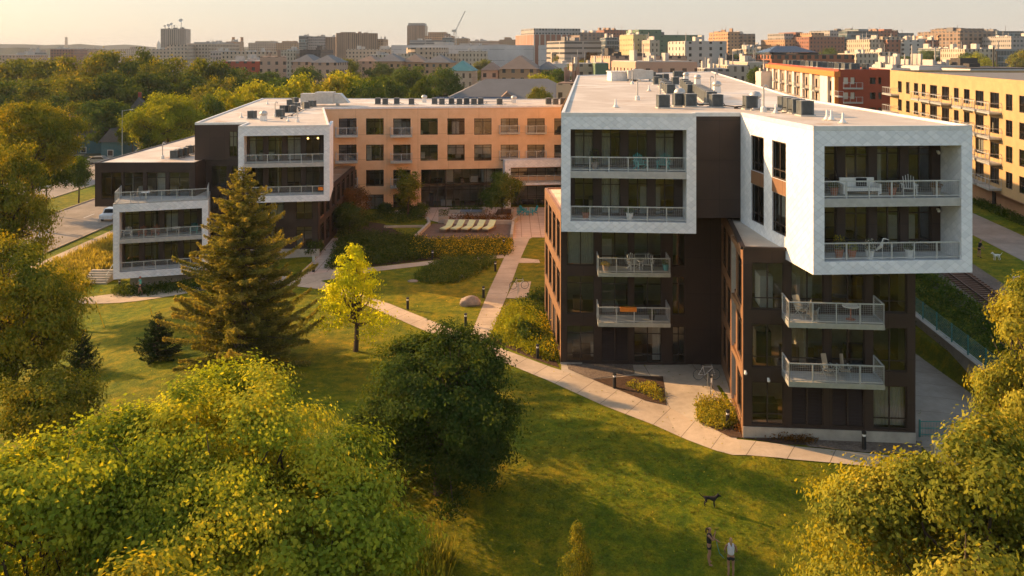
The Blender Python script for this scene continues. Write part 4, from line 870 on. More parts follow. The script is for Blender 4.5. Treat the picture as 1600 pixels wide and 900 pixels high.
winmat('w_glass', (.20, .22, .22), (.05, .08, .085), 1.8, 3.6, .06, .94, .25, .97); winmat('w_black', (.03, .03, .035), (.02, .02, .025), 3, 4, .2, .8, .3, .8)
winmat('w_stripe', (.27, .12, .075), (.50, .46, .40), 4.6, 60, .55, .82, .03, .92); winmat('w_band', (.32, .29, .26), (.07, .075, .075), 60, 3.6, .01, .99, .35, .75)
winmat('w_green', (.10, .17, .10), (.04, .07, .05), 5.5, 3.4, .4, .62, .4, .7); winmat('w_yellow', (.42, .36, .19), (.08, .07, .05), 3.6, 3.4, .4, .65, .35, .72)
winmat('w_pale', (.44, .41, .36), DK, 5.2, 3.1, .34, .60, .22, .72); winmat('w_fins', (.27, .18, .12), (.12, .08, .055), 2.2, 70, .45, .85, .02, .97)
winmat('w_arena', (.52, .50, .48), (.20, .195, .19), 14, 9, .05, .95, .93, .96); winmat('w_pink', (.45, .30, .21), (.06, .05, .045), 3.6, 3.5, .3, .66, .3, .75)
winmat('w_cream', (.42, .36, .27), (.07, .06, .045), 2.6, 3.4, .35, .7, .25, .8); winmat('w_balc', (.24, .17, .12), (.07, .065, .06), 4.2, 3.0, .2, .75, .2, .85)
winmat('w_copper', (.32, .11, .05), DK, 3.6, 3.4, .2, .75, .3, .8)
simple('roof_grey', (.17, .165, .16), .9, scale=.2); simple('roof_pale', (.42, .39, .35), .8, scale=.2); simple('roof_tan', (.27, .19, .14), .9, scale=.2); simple('roof_teal', (.10, .26, .25), .7, scale=.3)
simple('solar_panel', (.025, .035, .06), .25, .6); simple('roof_dark', (.06, .055, .05), .9, scale=.3)
simple('yellow_render', (.40, .275, .13), .8, scale=.6); simple('tan_block', (.36, .22, .13), .85, scale=.6); simple('red_render', (.30, .055, .022), .7, scale=.5)
simple('orange_trim', (.62, .19, .03), .6); simple('grey_render', (.33, .27, .22), .8, scale=.6); simple('white_render', (.62, .58, .52), .8, scale=.6); simple('siding_blue', (.14, .17, .20), .8); simple('siding_teal', (.05, .12, .13), .8); simple('shingle_roof', (.10, .095, .09), .95, scale=2)
def hip(mb, x0, x1, y0, y1, z, h, mi=1, gable=False):
    w, d = x1 - x0, y1 - y0; o = .5; x0 -= o; x1 += o; y0 -= o; y1 += o; ins = 0 if gable else min(w, d) * .5
    if w >= d: a, b = (x0 + ins, (y0 + y1) / 2, z + h), (x1 - ins, (y0 + y1) / 2, z + h)
    else: a, b = ((x0 + x1) / 2, y0 + ins, z + h), ((x0 + x1) / 2, y1 - ins, z + h)
    c = [(x0, y0, z), (x1, y0, z), (x1, y1, z), (x0, y1, z)]
    if w >= d: F_ = [(c[0], c[1], b, a), (c[1], c[2], b), (c[2], c[3], a, b), (c[3], c[0], a)]
    else: F_ = [(c[0], c[1], a), (c[1], c[2], b, a), (c[2], c[3], b), (c[3], c[0], a, b)]
    for f in F_: mb.poly(f, mi)
    mb.poly(c[::-1], mi)
def bld(label, x0, x1, yt, Y, depth, mat, rot=0, roof='roof_pale', extra=(), cat='building', hipped=0, name='city_building', ground=-4, grp='buildings of the city skyline'):
    """far building spanning columns x0..x1, roof line at row yt; extra = (x0,x1,ytop[,mat]) raised blocks"""
    X0, X1 = Xp(x0, Y), Xp(x1, Y); z = Zy(yt, Y); cx = (X0 + X1) / 2; w = (X1 - X0) / 2
    o = thing(name, label, cat, (cx, Y, ground), R(rot), grp); m = MB(); h = z - ground
    m.box(-w, w, 0, depth, 0, h); m.build('wall', mat, o)
    r = MB()
    if hipped: hip(r, -w, w, 0, depth, h + .02, hipped, 0)
    else:
        r.box(-w + .3, w - .3, .3, depth - .3, h, h + .25)
        rr = random.Random(int(x0 * 7 + yt))
        for k in range(rr.randint(3, 6)):
            a = rr.uniform(-w * .8, w * .5); b = rr.uniform(.06, .3) * w; q = rr.uniform(.1, .7) * depth; r.box(a, a + b, q, q + depth * rr.uniform(.08, .25), h + .25, h + rr.choice((1.2, 1.8, 2.6, 3.4)))
        for k in range(2): a = rr.uniform(-w * .8, w * .8); r.bar((a, depth * .4, h), (a, depth * .4, h + rr.uniform(3, 6)), .25, .25)
    r.build('roof', roof, o)
    for e in extra:
        a, b = Xp(e[0], Y) - cx, Xp(e[1], Y) - cx; t = MB(); t.box(a, b, depth * .15, depth * .85, h + .01, Zy(e[2], Y) - ground); t.build('upper_block', e[3] if len(e) > 3 else mat, o)
    return o
B = [
 ('pale pink low block at the far left edge', 0, 27, 86, 900, 60, 'w_pink', 0), ('small grey block at the far left', 28, 42, 82, 950, 40, 'w_grey', 0), ('beige hall at the far left with pinkish end', 42, 60, 78, 1000, 50, 'w_beige', 20),
 ('plain red-brown brick block on the far left skyline', 80, 114, 77, 1050, 60, 'w_brick', 12), ('tan terraces right of the red-brown brick block', 114, 137, 79, 1200, 60, 'w_tan', 0, 'roof_pale', ((125, 137, 77),)),
 ('flat beige roofline left of the dish tower', 186, 215, 77, 1500, 60, 'w_beige', 0, 'roof_tan', ((200, 213, 73),)),
 ('beige block with pillars below the dish tower', 240, 291, 77, 860, 60, 'w_beige', 8, 'roof_pale', ((258, 290, 70),)), ('beige stepped block right of the dish tower', 292, 328, 68, 900, 70, 'w_beige', -8, 'roof_pale'),
 ('grey flat block behind the beige stepped block', 303, 344, 66, 1250, 60, 'w_grey', 0), ('castle-like tan block beside the twin chimneys', 353, 369, 65, 1400, 40, 'w_tan', 0), ('classical beige block with low dome roof', 388, 431, 67, 1300, 60, 'w_beige', 0, 'roof_pale', ((396, 420, 64),)),
 ('brown stepped building left of the glass slab', 431, 466, 67, 1250, 60, 'w_tan', 0, 'roof_tan', ((438, 452, 64),)), ('long low beige row in front of the castle-like block', 329, 345, 80, 760, 40, 'w_grey', 0), ('long beige row of small windows behind the red brick', 345, 434, 81, 740, 40, 'w_beige', 0),
 ('cream hall in front of the glass slab', 434, 462, 79, 720, 50, 'w_cream', 0), ('tall glass slab at the left end of the grey group', 467, 478, 56, 1100, 60, 'w_glass', 0), ('pale grey block joined to the glass slab', 478, 506, 57, 1110, 60, 'w_grey', 0), ('striped grey block left of the brown towers', 506, 526, 58, 1120, 60, 'w_fins', 0),
 ('brown ribbed twin tower left of the arena', 526, 590, 52, 1000, 60, 'w_fins', 12, 'roof_tan', ((533, 552, 50),)), ('small brown block right of the ribbed twin tower', 590, 599, 61, 1050, 40, 'w_tan', 0), ('low black block before the grey group', 468, 501, 78, 700, 50, 'w_black', 0, 'roof_dark'),
 ('long red brick block behind the trees', 346, 408, 96, 430, 40, 'w_red', 0, 'roof_pale'), ('peach brick block with cornice beside the red brick', 407, 446, 89, 410, 40, 'w_pink', 14, 'roof_tan'),
 ('beige long block with small windows left of the arena', 541, 614, 77, 820, 40, 'w_beige', 0),
 ('wide grey arena with flat roof', 610, 862, 71, 700, 160, 'w_arena', -3, 'roof_pale'), ('beige hall wing on the left of the arena', 612, 716, 84, 640, 40, 'w_cream', 0, 'roof_pale'),
 ('grey ribbed tower standing alone above the skyline', 636, 664, 40, 1400, 45, 'w_fins', 0, 'roof_grey', ((637, 663, 36, 'w_grey'),)), ('brown stepped block right of the ribbed tower', 664, 708, 56, 1250, 50, 'w_tan', 0, 'roof_tan', ((668, 696, 50),)),
 ('dark glass cube in the brown group', 691, 707, 59, 1150, 40, 'w_glass', 0), ('tan block at the foot of the crane', 707, 732, 60, 1200, 50, 'w_tan', 0), ('low grey deck left of the dark glass cube', 640, 690, 63, 1100, 50, 'w_band', 0), ('pale low roofs right of the crane', 732, 780, 64, 1300, 50, 'w_beige', 0), ('tan block with small tower', 780, 832, 62, 1250, 50, 'w_tan', 0, 'roof_tan', ((788, 798, 58),)),
 ('brick block with white vertical stripes', 833, 893, 54, 700, 60, 'w_stripe', 14, 'roof_pale', ((838, 915, 44, 'w_grey'),)), ('banded grey office block with brown end', 881, 941, 64, 600, 50, 'w_band', 12, 'roof_grey'),
 ('glass and brick apartments behind the banded office', 905, 945, 51, 850, 50, 'w_balc', 10), ('red-topped apartments left of the green building', 943, 992, 47, 880, 60, 'w_brick', 10, 'roof_tan'), ('dark glass block between banded office and yellow block', 946, 966, 59, 620, 40, 'w_glass', 0), ('grey banded block touching the yellow block', 966, 990, 64, 620, 40, 'w_band', 0),
 ('yellow block attached to the green building', 989, 1014, 54, 560, 30, 'w_yellow', 10), ('small cream block before the green building', 1015, 1031, 63, 540, 25, 'w_cream', 8), ('green building with a tall left part', 1001, 1101, 55, 640, 50, 'w_green', 8, 'roof_grey', ((1001, 1038, 46),)),
 ('pale tower with slit windows', 1069, 1137, 65, 420, 26, 'w_pale', 8, 'roof_pale'), ('tan tower left of the gap in the skyline', 1122, 1137, 58, 820, 40, 'w_tan', 0), ('stepped tan tower with balconies', 1137, 1157, 50, 780, 40, 'w_tan', 12, 'roof_tan'), ('grey and tan tower at the right of the stepped one', 1155, 1181, 53, 800, 50, 'w_balc', 10),
 ('white low hall beneath the stepped tan tower', 1166, 1197, 77, 620, 40, 'w_cream', 0), ('small far blocks in the skyline gap', 1180, 1194, 70, 1300, 40, 'w_grey', 0), ('distant grey block right of the skyline gap', 1196, 1214, 73, 1200, 40, 'w_grey', 0), ('distant red-roofed block right of the skyline gap', 1207, 1227, 67, 1000, 40, 'w_brick', 0),
 ('gabled tan and red brick block in the right group', 1224, 1262, 62, 760, 40, 'w_tan', 14, 'roof_tan', ((1230, 1246, 52, 'w_grey'), (1250, 1262, 50, 'w_brick'))), ('wide red brick apartments in the right group', 1262, 1322, 58, 740, 50, 'w_brick', 10, 'roof_tan', ((1274, 1295, 51, 'w_tan'), (1305, 1320, 47, 'w_grey'))),
 ('dark glass and brick apartments with stepped top', 1322, 1374, 49, 760, 60, 'w_glass', 8, 'roof_grey', ((1350, 1367, 45),)), ('dark brown apartments behind the tan hotel', 1370, 1402, 49, 780, 60, 'w_brick', 0, 'roof_tan', ((1388, 1401, 45),)), ('slope-sided grey block right of the dark apartments', 1400, 1428, 52, 800, 50, 'w_glass', 0, 'roof_dark'),
 ('tan and brick hotel with pale corner', 1358, 1388, 62, 620, 30, 'w_cream', 10), ('brick middle of the hotel row', 1387, 1410, 62, 615, 30, 'w_brick', 0, 'roof_pale', ((1384, 1412, 57, 'w_beige'),)), ('pale grey hotel wing with small windows', 1410, 1448, 63, 612, 30, 'w_pale', 0), ('dark red end of the hotel row', 1448, 1466, 63, 610, 30, 'w_brick', 0),
 ('tan tower between hotel row and grey tower', 1466, 1488, 55, 700, 40, 'w_tan', 0, 'roof_tan'), ('narrow brown block beside the grey tower', 1486, 1496, 51, 720, 40, 'w_brick', 0), ('tall grey-brown balcony tower at the right', 1496, 1560, 49, 680, 50, 'w_balc', 12, 'roof_grey', ((1510, 1552, 44),)), ('blue-grey apartments at the right edge', 1558, 1600, 49, 720, 50, 'w_glass', 0, 'roof_grey'), ('grey block with white frames at the far right edge', 1580, 1640, 57, 640, 40, 'w_grey', 0),
 ('cream low block before the grey tower', 1508, 1556, 77, 520, 30, 'w_cream', 0), ('blue-grey low block right of the cream one', 1556, 1590, 77, 530, 30, 'w_glass', 0), ('blue shed left of the grey tower', 1468, 1497, 76, 560, 30, 'w_glass', 0),
 ('white low hall beyond the glass-roofed market', 1338, 1372, 84, 520, 30, 'w_cream', 0), ('tan windowless hall beyond the market', 1375, 1404, 82, 540, 30, 'w_beige', 0), ('pale long shed behind the yellow apartments', 1436, 1516, 104, 230, 30, 'w_arena', 0), ('grey shed behind the yellow apartments at the right', 1516, 1640, 108, 215, 30, 'w_arena', 0, 'roof_dark'), ('white-walled shed beside the orange-trimmed apartments', 1392, 1440, 108, 235, 20, 'w_arena', 0, 'roof_pale'),
 ('beige store with white parapet between the big roof and pale tower', 1100, 1139, 108, 290, 20, 'w_grey', 0), ('low white roofs right of the big roof', 1139, 1170, 103, 300, 30, 'w_cream', 0), ('low cream roofs left of the orange-trimmed apartments', 1168, 1202, 98, 330, 30, 'w_cream', 0),
 ('windowless pale stair block left of the orange-trimmed apartments', 1189, 1208, 113, 262, 6, 'white_render', 0, 'roof_pale'), ('long dark roof left of the market', 1140, 1204, 95, 400, 60, 'w_tan', 0, 'roof_dark'),
 ('low grey roofs below the arena', 860, 905, 100, 520, 50, 'w_arena', 0), ('beige low hall right of the yellow tree', 895, 935, 100, 330, 20, 'w_beige', 0), ('dark green shop front left of the solar-roofed building', 930, 951, 99, 320, 20, 'w_green', 0),
 ('peach hall behind the low brick row', 575, 620, 86, 560, 30, 'w_cream', 0), ('long tan roofs at the left of the arena', 716, 760, 80, 620, 30, 'w_cream', 0), ('low white roofs in front of the arena end', 862, 878, 82, 620, 30, 'w_cream', 0),
]
for r_ in B: bld(r_[0], *r_[1:8], *(r_[8:9] or ('roof_pale',)), *(r_[9:10] or ((),)))
bld('brick building with dark solar panels on its long roof', 952, 1075, 88, 345, 40, 'w_pink', 6, 'roof_dark')
sol = MB()
for k in range(14): sol.poly([(-30 + k * 4.3, 345, 19.3), (-26 + k * 4.3, 345, 19.3), (-26 + k * 4.3, 352, 21), (-30 + k * 4.3, 352, 21)])
o = bpy.data.objects['city_building.%03d' % 0] if False else None
bld('beige office block with two rows of windows just beyond the big roof', 991, 1092, 97, 245, 25, 'w_pink', 9, 'roof_pale')
bld('cream painted hall touching the left corner of the big roof', 869, 900, 131, 182, 16, 'w_cream', -14, 'roof_tan')
for lab, x0, x1, yt, Y, dp, mt, rf, hh in (
 ('hipped-roof brick hall at the left of the long brick row', 455, 492, 97, 400, 18, 'w_pink', 'roof_grey', 3.5), ('hipped-roof brick hall right of the first one', 486, 526, 98, 392, 18, 'w_pink', 'roof_grey', 3.5),
 ('left hall of the long low brick row', 557, 590, 96, 450, 18, 'w_pink', 'roof_tan', 3), ('grey-roofed second hall of the long low brick row', 586, 628, 96, 440, 18, 'w_tan', 'roof_grey', 4), ('tan-roofed third hall of the long low brick row', 626, 664, 97, 446, 18, 'w_tan', 'roof_tan', 4), ('grey-roofed end hall of the long low brick row', 662, 704, 98, 440, 18, 'w_tan', 'roof_grey', 4),
 ('hall with teal metal roof', 700, 738, 111, 340, 14, 'w_cream', 'roof_teal', 4), ('small brown-roofed house right of the teal roof', 752, 778, 110, 330, 14, 'w_pink', 'roof_tan', 3), ('brick hall with brown-grey hipped roof', 780, 838, 108, 320, 26, 'w_tan', 'roof_tan', 5), ('orange-brick hall behind the yellow tree', 838, 868, 109, 330, 20, 'w_tan', 'roof_grey', 3)):
    bld(lab, x0, x1, yt, Y, dp, mt, -6, rf, hipped=hh)
# school with grey hipped roof
o = thing('school_building', 'long low building with grey hipped roofs and a small gable behind the courtyard roof', 'building', (Xp(790, 228), 228, -4))
m = MB(); m.box(-16, 22, 0, 22, 0, 12.0); m.build('wall', 'w_cream', o); m = MB(); hip(m, -16, 22, 0, 22, 12.0, 5.4, 0); m.build('roof', 'roof_grey', o)
m = MB(); m.box(-16.05, 22.05, -.05, .1, 8.2, 9.4); m.build('brick_band', 'w_red', o)
m = MB(); m.prism([(-1.8, -2.5), (2.6, -2.5), (2.6, .5), (-1.8, .5)], 0, 12.0, 0); m.build('porch', 'w_cream', o); m = MB(); hip(m, -1.8, 2.6, -3.2, 8, 12.0, 2.4, 0, True); m.build('porch_roof', 'roof_tan', o)
m = MB(); m.box(22.1, 44, 4, 30, 0, 11.6); m.build('wing_wall', 'w_cream', o); m = MB(); hip(m, 22.1, 44, 4, 30, 11.6, 4.6, 0); m.build('roof', 'roof_grey', o)
o = thing('solar_array', 'row of dark solar panels on a flat roof before the grey-roofed school', 'solar panels', (Xp(740, 196), 196, 9.0)); m = MB(); m.box(-11, 10, 0, 10, -11, 0); m.build('roof_base', 'roof_pale', o)
for k in range(3):
    m = MB(); m.poly([(-9.5, 1 + k * 3, .3), (9, 1 + k * 3, .3), (9, 2.8 + k * 3, 1.2), (-9.5, 2.8 + k * 3, 1.2)]); m.build('solar_panel', 'solar_panel', o)
# market with glass roof
o = bld('red brick market hall with glass ridge roof', 1203, 1338, 86, 400, 40, 'w_copper', 6, 'roof_dark', name='market_hall')
g_ = MB(); hip(g_, -18, 5, 8, 22, 24.5, 3, 0); g_.build('glass_roof', 'solar_panel', o)
# landmarks
o = bld('tall ribbed concrete tower carrying satellite dishes', 252, 289, 45, 1300, 40, 'w_concrete', 10, 'roof_grey', name='dish_tower')
for px_, py_, r_ in ((281, 32, 3.0), (262, 40, 2.6), (267, 38, 2.2), (271, 41, 1.4), (257, 41, 1.6)):
    m = MB(); x = Xp(px_, 1300) - Xp(270.5, 1300); z = Zy(py_, 1300) + 4; m.lathe([(0, 0), (r_ * .7, .5), (r_, 1.2)], n=14); dm = m.mesh('satellite_dish', 'white_render'); d_ = link('satellite_dish', dm, o, (x, 6, z)); d_.rotation_euler = (R(60), 0, R(20 * px_ % 70 - 30))
    m = MB(); m.tube([(0, 0, Zy(45, 1300) + 4), (0, 0, z)], .5, 6); m.build('mast', 'vent_metal', o, (x, 8, 0))
for lab, px_, yt_, yb_, Y_, w_ in (('brick chimney left of the other, above the castle-like block', 364.5, 58, 74, 1450, 2.8), ('brick chimney standing right of its twin', 378, 58, 74, 1450, 2.8), ('lone tall chimney on the far left ridge', 103.5, 58, 72, 4200, 7)):
    m = MB(); z = Zy(yt_, Y_) + 6; m.tube([(0, 0, 0), (0, 0, z * .98), (0, 0, z)], [w_ * 1.1, w_ * .85, w_ * .95], 10); o = m.build('chimney', 'w_tan', None, (Xp(px_, Y_), Y_, -6)); tag(o, lab, 'chimney')
m = MB(); Y_ = 2600; z = Zy(63, Y_) + 4; m.tube([(0, 0, 0), (0, 0, z * .8)], 6, 10); m.lathe([(6, z * .8), (4, z * .9), (.5, z)], n=10); o = m.build('church_tower', 'white_render', None, (Xp(247.5, Y_), Y_, -4)); tag(o, 'small pale domed tower beside the dish tower', 'tower')
# crane
cr = thing('tower_crane', 'white construction crane with raised jib above the skyline', 'crane', (Xp(712, 1100), 1100, -4)); zb = Zy(50, 1100) + 4; zt = Zy(17, 1100) + 4; jx = Xp(727, 1100) - Xp(712, 1100)
m = MB(); 
for sx_ in (-.9, .9):
    for sy_ in (-.9, .9): m.bar((sx_, sy_, 0), (sx_, sy_, zb), .35, .35)
for i in range(10): m.bar((-.9, -.9, zb * i / 10), (.9, -.9, zb * (i + 1) / 10), .25, .25)
m.build('mast', 'white_render', cr); m = MB()
for q in (-.8, .8): m.bar((q - 3, 0, zb - 4), (jx + q * .3, 0, zt), .45, .45)
for i in range(14): a = i / 14; b = (i + 1) / 14; m.bar((-3 - .8 + (jx + 3) * a, 0, zb - 4 + (zt - zb + 4) * a), (-3 + .8 + (jx + 3) * b - b, 0, zb - 4 + (zt - zb + 4) * b), .3, .3)
m.build('jib', 'white_render', cr); m = MB(); m.box(-5, 1, -1.2, 1.2, zb, zb + 3); m.build('cab', 'vent_metal', cr)
# hills on the horizon
def hillstrip(Y, pts, seed):
    rr = np.random.default_rng(seed); m = MB(); xs = np.linspace(-1500, 3200, 260); base = np.interp(xs, [p[0] for p in pts], [p[1] for p in pts]); ys = base + rr.normal(size=260) * .55 + np.sin(xs * .05 + seed) * .5
    for i in range(259):
        a, b = xs[i], xs[i + 1]; A = (Xp(a, Y), Zy(ys[i], Y)); Bq = (Xp(b, Y), Zy(ys[i + 1], Y))
        m.poly([(A[0], Y, -8), (Bq[0], Y, -8), (Bq[0], Y + 60, Bq[1]), (A[0], Y + 60, A[1])]); m.poly([(A[0], Y + 60, A[1]), (Bq[0], Y + 60, Bq[1]), (Bq[0], Y + 900, -8), (A[0], Y + 900, -8)])
    tag(m.build('hills', 'hill_wood', smooth=False), None, None, kind='structure')
hillstrip(4300, [(-1500, 70), (0, 68), (60, 71), (105, 68), (150, 72), (190, 69), (230, 74), (330, 73), (600, 74), (900, 73), (1200, 76), (1600, 72), (3200, 72)], 3)
hillstrip(2300, [(-1500, 76), (0, 75), (100, 76), (260, 78), (420, 76), (610, 74), (700, 78), (1000, 76), (1190, 78), (1600, 76), (3200, 76)], 5)
# low town between the landmarks: many small roofs and tree clumps

# ---------------------------------------------------------------- yellow apartments and orange-trimmed apartments
yb_ = thing('yellow_apartments', 'long yellow apartment block with white balcony rails on the right', 'building', (60, 115, 0))
yf = Facade((65.2, 149), (55.4, 88), 4.2, 17.3); YC = ((1403, 1409), (1415.7, 1421.5), (1428, 1434.5), (1440, 1446), (1453, 1464), (1471.5, 1483), (1490.5, 1498), (1506, 1515), (1524, 1537), (1547, 1561), (1571.5, 1582), (1592.5, 1602))
for x0, x1 in YC:
    a, _ = yf.at(x0); b, _ = yf.at(x1)
    for k in range(4): yf.hole(a, b, 14.15 - 3 * k, 16.05 - 3 * k, 'one' if b - a < 1.7 else 'low')
yf.build(yb_, 'yellow_render', 'wall', interior=True, back=3, curtains=.3, floors=[4.4, 7.4, 10.4, 13.4])
for i in (3, 4, 5, 7, 8, 9):
    a, _ = yf.at(YC[i][0] - 2); b, _ = yf.at(YC[i][1] + 3)
    for k in range(4): balcony(yb_, yf, a - .1, b + .1, 1.3, 13.55 - 3 * k, 13.75 - 3 * k, 14.85 - 3 * k, wires=False)
a, _ = yf.at(1390); b, _ = yf.at(1404)
for k in range(4): balcony(yb_, yf, a, b, 1.2, 13.55 - 3 * k, 13.75 - 3 * k, 14.85 - 3 * k, wires=False)
wallpart(yb_, (67, 148), (57.2, 88), 1.0, 4.2, 'tan_block', 'ground_floor_wall')
m = MB()
for t in (.12, .3, .48, .66, .84): x = 67 - 9.8 * t; y = 148 - 60 * t; m.box(x - 60.2, x - 59.7, y - 115.5, y - 114.8, 1.0, 4.15)
m.build('column', 'black_metal', yb_)
wallpart(yb_, (55.4, 88), (90, 82.5), 1, 17.3, 'yellow_render', 'wall')
roof_slab(yb_, [(65.2, 149), (55.4, 88), (90, 82.5), (99, 143)], 17.3, 17.4, lip=.35, edge='yellow_render', mat='roof_grey')
m = MB(); m.prism([(5.2, 34), (-4.6, -27), (30, -32.5), (39, 28)], 4.1, 4.2); m.build('soffit', 'tan_block', yb_)
ob = thing('orange_trim_apartments', 'apartment block with white and grey bays, orange roof band and dark red end wall', 'building', (72, 200, 0))
of = Facade((81, 273), (65, 172), -2.5, 15.9)
for i in range(8):
    s0 = of.L * (i + .25) / 8.3 + (3 if i == 7 else 0)
    for k in range(4): of.hole(s0 + 1.2, s0 + 3.2, 13 - 3 * k - .2, 15 - 3 * k - .2, 'win'); of.hole(s0 + 6, s0 + 7.4, 13 - 3 * k - .2, 15 - 3 * k - .2, 'one')
of.build(ob, 'grey_render', 'wall', interior=True, back=3, floors=[3.6, 6.6, 9.6, 12.6], curtains=.4)
m = MB(); m.box(-.3, of.L + .3, -.9, .3, 15.9, 17.0); m.build('roof_band', 'orange_trim', ob, Vector((81, 273, 0)) - ob.location, of.ang)
for i in range(9):
    m = MB(); s0 = of.L * i / 8.3; m.box(s0, s0 + (8 if i == 7 else 2.8), -.55, -.02, 9.8, 15.9); 
    m.build('white_bay', 'white_render', ob, Vector((81, 273, 0)) - ob.location, of.ang)
    if i not in (7,):
        for k in range(3): balcony(ob, of, s0 + 3.3, s0 + 8, .9, 12.0 - 3 * k, 12.2 - 3 * k, 13.2 - 3 * k, wires=False)
m = MB(); m.box(of.L - .6, of.L + .02, -.7, -.02, 0, 15.9); m.build('corner_fin', 'orange_trim', ob, Vector((81, 273, 0)) - ob.location, of.ang)
oe = Facade((65, 172), (74.6, 170.4), -2.5, 17.0)
for x0, x1 in ((1318, 1325), (1329, 1336), (1359, 1368), (1372.5, 1377)):
    for y0, y1 in ((121, 131.5), (144.5, 155), (168, 179)): oe.hpx(x0, x1, y0, y1, 'one')
oe.build(ob, 'red_render', 'end_wall', interior=True, back=3)
a, _ = oe.at(1317.5); b, _ = oe.at(1347)
for yy in (139, 161.5, 184): z = Zy(yy, 170); balcony(ob, oe, a, b, .7, z - .1, z + .12, z + 1.2, wires=False)
wallpart(ob, (74.6, 170.4), (91, 271), -2.5, 16.9, 'siding_blue', 'wall')
roof_slab(ob, [(81, 273), (65, 172), (74.6, 170.4), (91, 271)], 17.0, 17.1, lip=.3, edge='red_render', mat='roof_grey')
# houses by the road
def house(lab, x0, x1, ye, Y, dp, mt, h, rot=0, chim=True):
    X0, X1 = Xp(x0, Y), Xp(x1, Y); z = Zy(ye, Y); g_ = -3.2; o = thing('house', lab, 'house', ((X0 + X1) / 2, Y, g_), R(rot)); w = (X1 - X0) / 2
    f = MB(); f.box(-w, w, 0, dp, 0, z - g_); f.build('wall', mt, o); r = MB(); hip(r, -w, w, 0, dp, z - g_ + .01, h, 0, True); rf = r.build('roof', 'shingle_roof', o)
    if chim: c_ = MB(); c_.box(-w * .1, -w * .1 + .8, dp * .5, dp * .5 + .8, z - g_ + h * .5, z - g_ + h + 1.1); c_.build('chimney', 'w_red', rf)
    for k in range(max(2, int(w / 1.9))):
        x = -w + 1.4 + k * 3.1
        if x + 1.4 > w: break
        q = MB(); q.box(x, x + 1.3, -.06, .02, 1.1, 2.5); a_ = q.build('window', 'white_render', o); q = MB(); q.box(x + .12, x + 1.18, -.08, -.062, 1.22, 2.38); q.build('pane', 'car_glass', a_)
house('teal house with dark gable roof and red chimney behind the parked car', 95, 158, 216, 196, 9, 'siding_teal', 4.2)
house('small pale-windowed house right of the teal house', 158, 190, 222, 190, 8, 'siding_teal', 3.0, chim=False)
house('blue-grey house with white windows above the lime-yellow tree', 243, 290, 148, 262, 9, 'siding_blue', 3.0, chim=False)
house('dark-roofed house half hidden behind the tall street lamp', 196, 236, 184, 214, 9, 'siding_blue', 5.0, 20)
house('brown-roofed house between the olive tree and flat roof', 318, 352, 147, 250, 9, 'siding_blue', 2.5, 0, False)

o = thing('round_hall', 'pale curved hall standing against the left part of the grey arena', 'building', (Xp(668, 655), 655, -4)); m = MB(); rr_ = 33 * 655 / F
m.prism([(rr_ * math.cos(a * PI / 12), rr_ * math.sin(a * PI / 12)) for a in range(24)], 0, Zy(74.5, 655) + 4, 0, 1); m.build('wall', ['w_beige', 'roof_pale'], o)
# ---------------------------------------------------------------- rooftop plant
def ring(mb, c, Rr, r, n=20, k=6, axis='y', mi=0):
    s = len(mb.v)
    for i in range(n):
        a = 2 * PI * i / n
        for j in range(k):
            b = 2 * PI * j / k; q = Rr + r * math.cos(b); u, v, w = q * math.cos(a), q * math.sin(a), r * math.sin(b)
            mb.v.append((c[0] + u, c[1] + w, c[2] + v) if axis == 'y' else (c[0] + u, c[1] + v, c[2] + w))
    for i in range(n):
        for j in range(k):
            mb.f.append((s + i * k + j, s + ((i + 1) % n) * k + j, s + ((i + 1) % n) * k + (j + 1) % k, s + i * k + (j + 1) % k)); mb.m.append(mi)
PR = {}
def condenser():
    o = thing('condenser_unit', 'grey cooling condenser', 'air conditioner'); m = MB()
    for i in range(11): z = .12 + i * .075; m.box(-.42, .42, -.42, .42, z, z + .045)
    m.box(-.39, .39, -.39, .39, .1, .95, 1)
    for x in (-.4, .36):
        for y in (-.4, .36): m.box(x - .03, x + .07, y - .03, y + .07, .08, .98)
    m.box(-.44, .44, -.44, .44, .955, 1.0); m.build('casing', ['condenser_grey', 'black_metal'], o)
    m = MB(); 
    for q in (.34, .25, .16, .07): ring(m, (0, 0, 1.02), q, .012, 16, 4, 'z')
    m.bar((-.34, 0, 1.02), (.34, 0, 1.02), .02, .02); m.bar((0, -.34, 1.02), (0, .34, 1.02), .02, .02); m.build('fan_grille', 'vent_metal', o)
    m = MB(); m.box(-.55, .55, -.5, .5, 0, .09); m.build('pad', 'vent_metal', o)
    m = MB(); m.tube([(.42, .1, .3), (.62, .1, .3), (.75, .15, .1), (1.1, .2, .1)], .03, 5); m.build('hose', 'black_metal', o); return o
def gooseneck(h=1.5):
    o = thing('vent_pipe', 'gooseneck vent', 'vent'); m = MB(); m.tube([(0, 0, 0), (0, 0, h), (.03, 0, h + .12), (.14, 0, h + .18), (.25, 0, h + .12), (.27, 0, h)], .06, 8); m.build('pipe', 'vent_metal', o)
    m = MB(); m.lathe([(.2, 0), (.18, .3), (.07, .36)], n=10); m.build('boot', 'white_plastic', o); return o
def cone_vent():
    o = thing('roof_vent', 'cone vent', 'vent'); m = MB(); m.lathe([(.26, 0), (.18, .18), (.09, .3), (.07, .75), (.0, .76)], n=12); m.build('stack', 'white_plastic', o, smooth=True)
    m = MB(); m.lathe([(.34, 0), (.34, .05), (.2, .06)], n=12); m.build('flashing', 'roof_membrane', o); return o
def mushroom():
    o = thing('exhaust_fan', 'dome exhaust fan', 'vent'); m = MB(); m.box(-.3, .3, -.3, .3, 0, .6); m.build('curb', 'white_plastic', o); m = MB(); m.lathe([(.2, .6), (.42, .7), (.42, .85), (.3, 1.05), (0, 1.12)], n=14); m.build('hood', 'vent_metal', o, smooth=True); return o
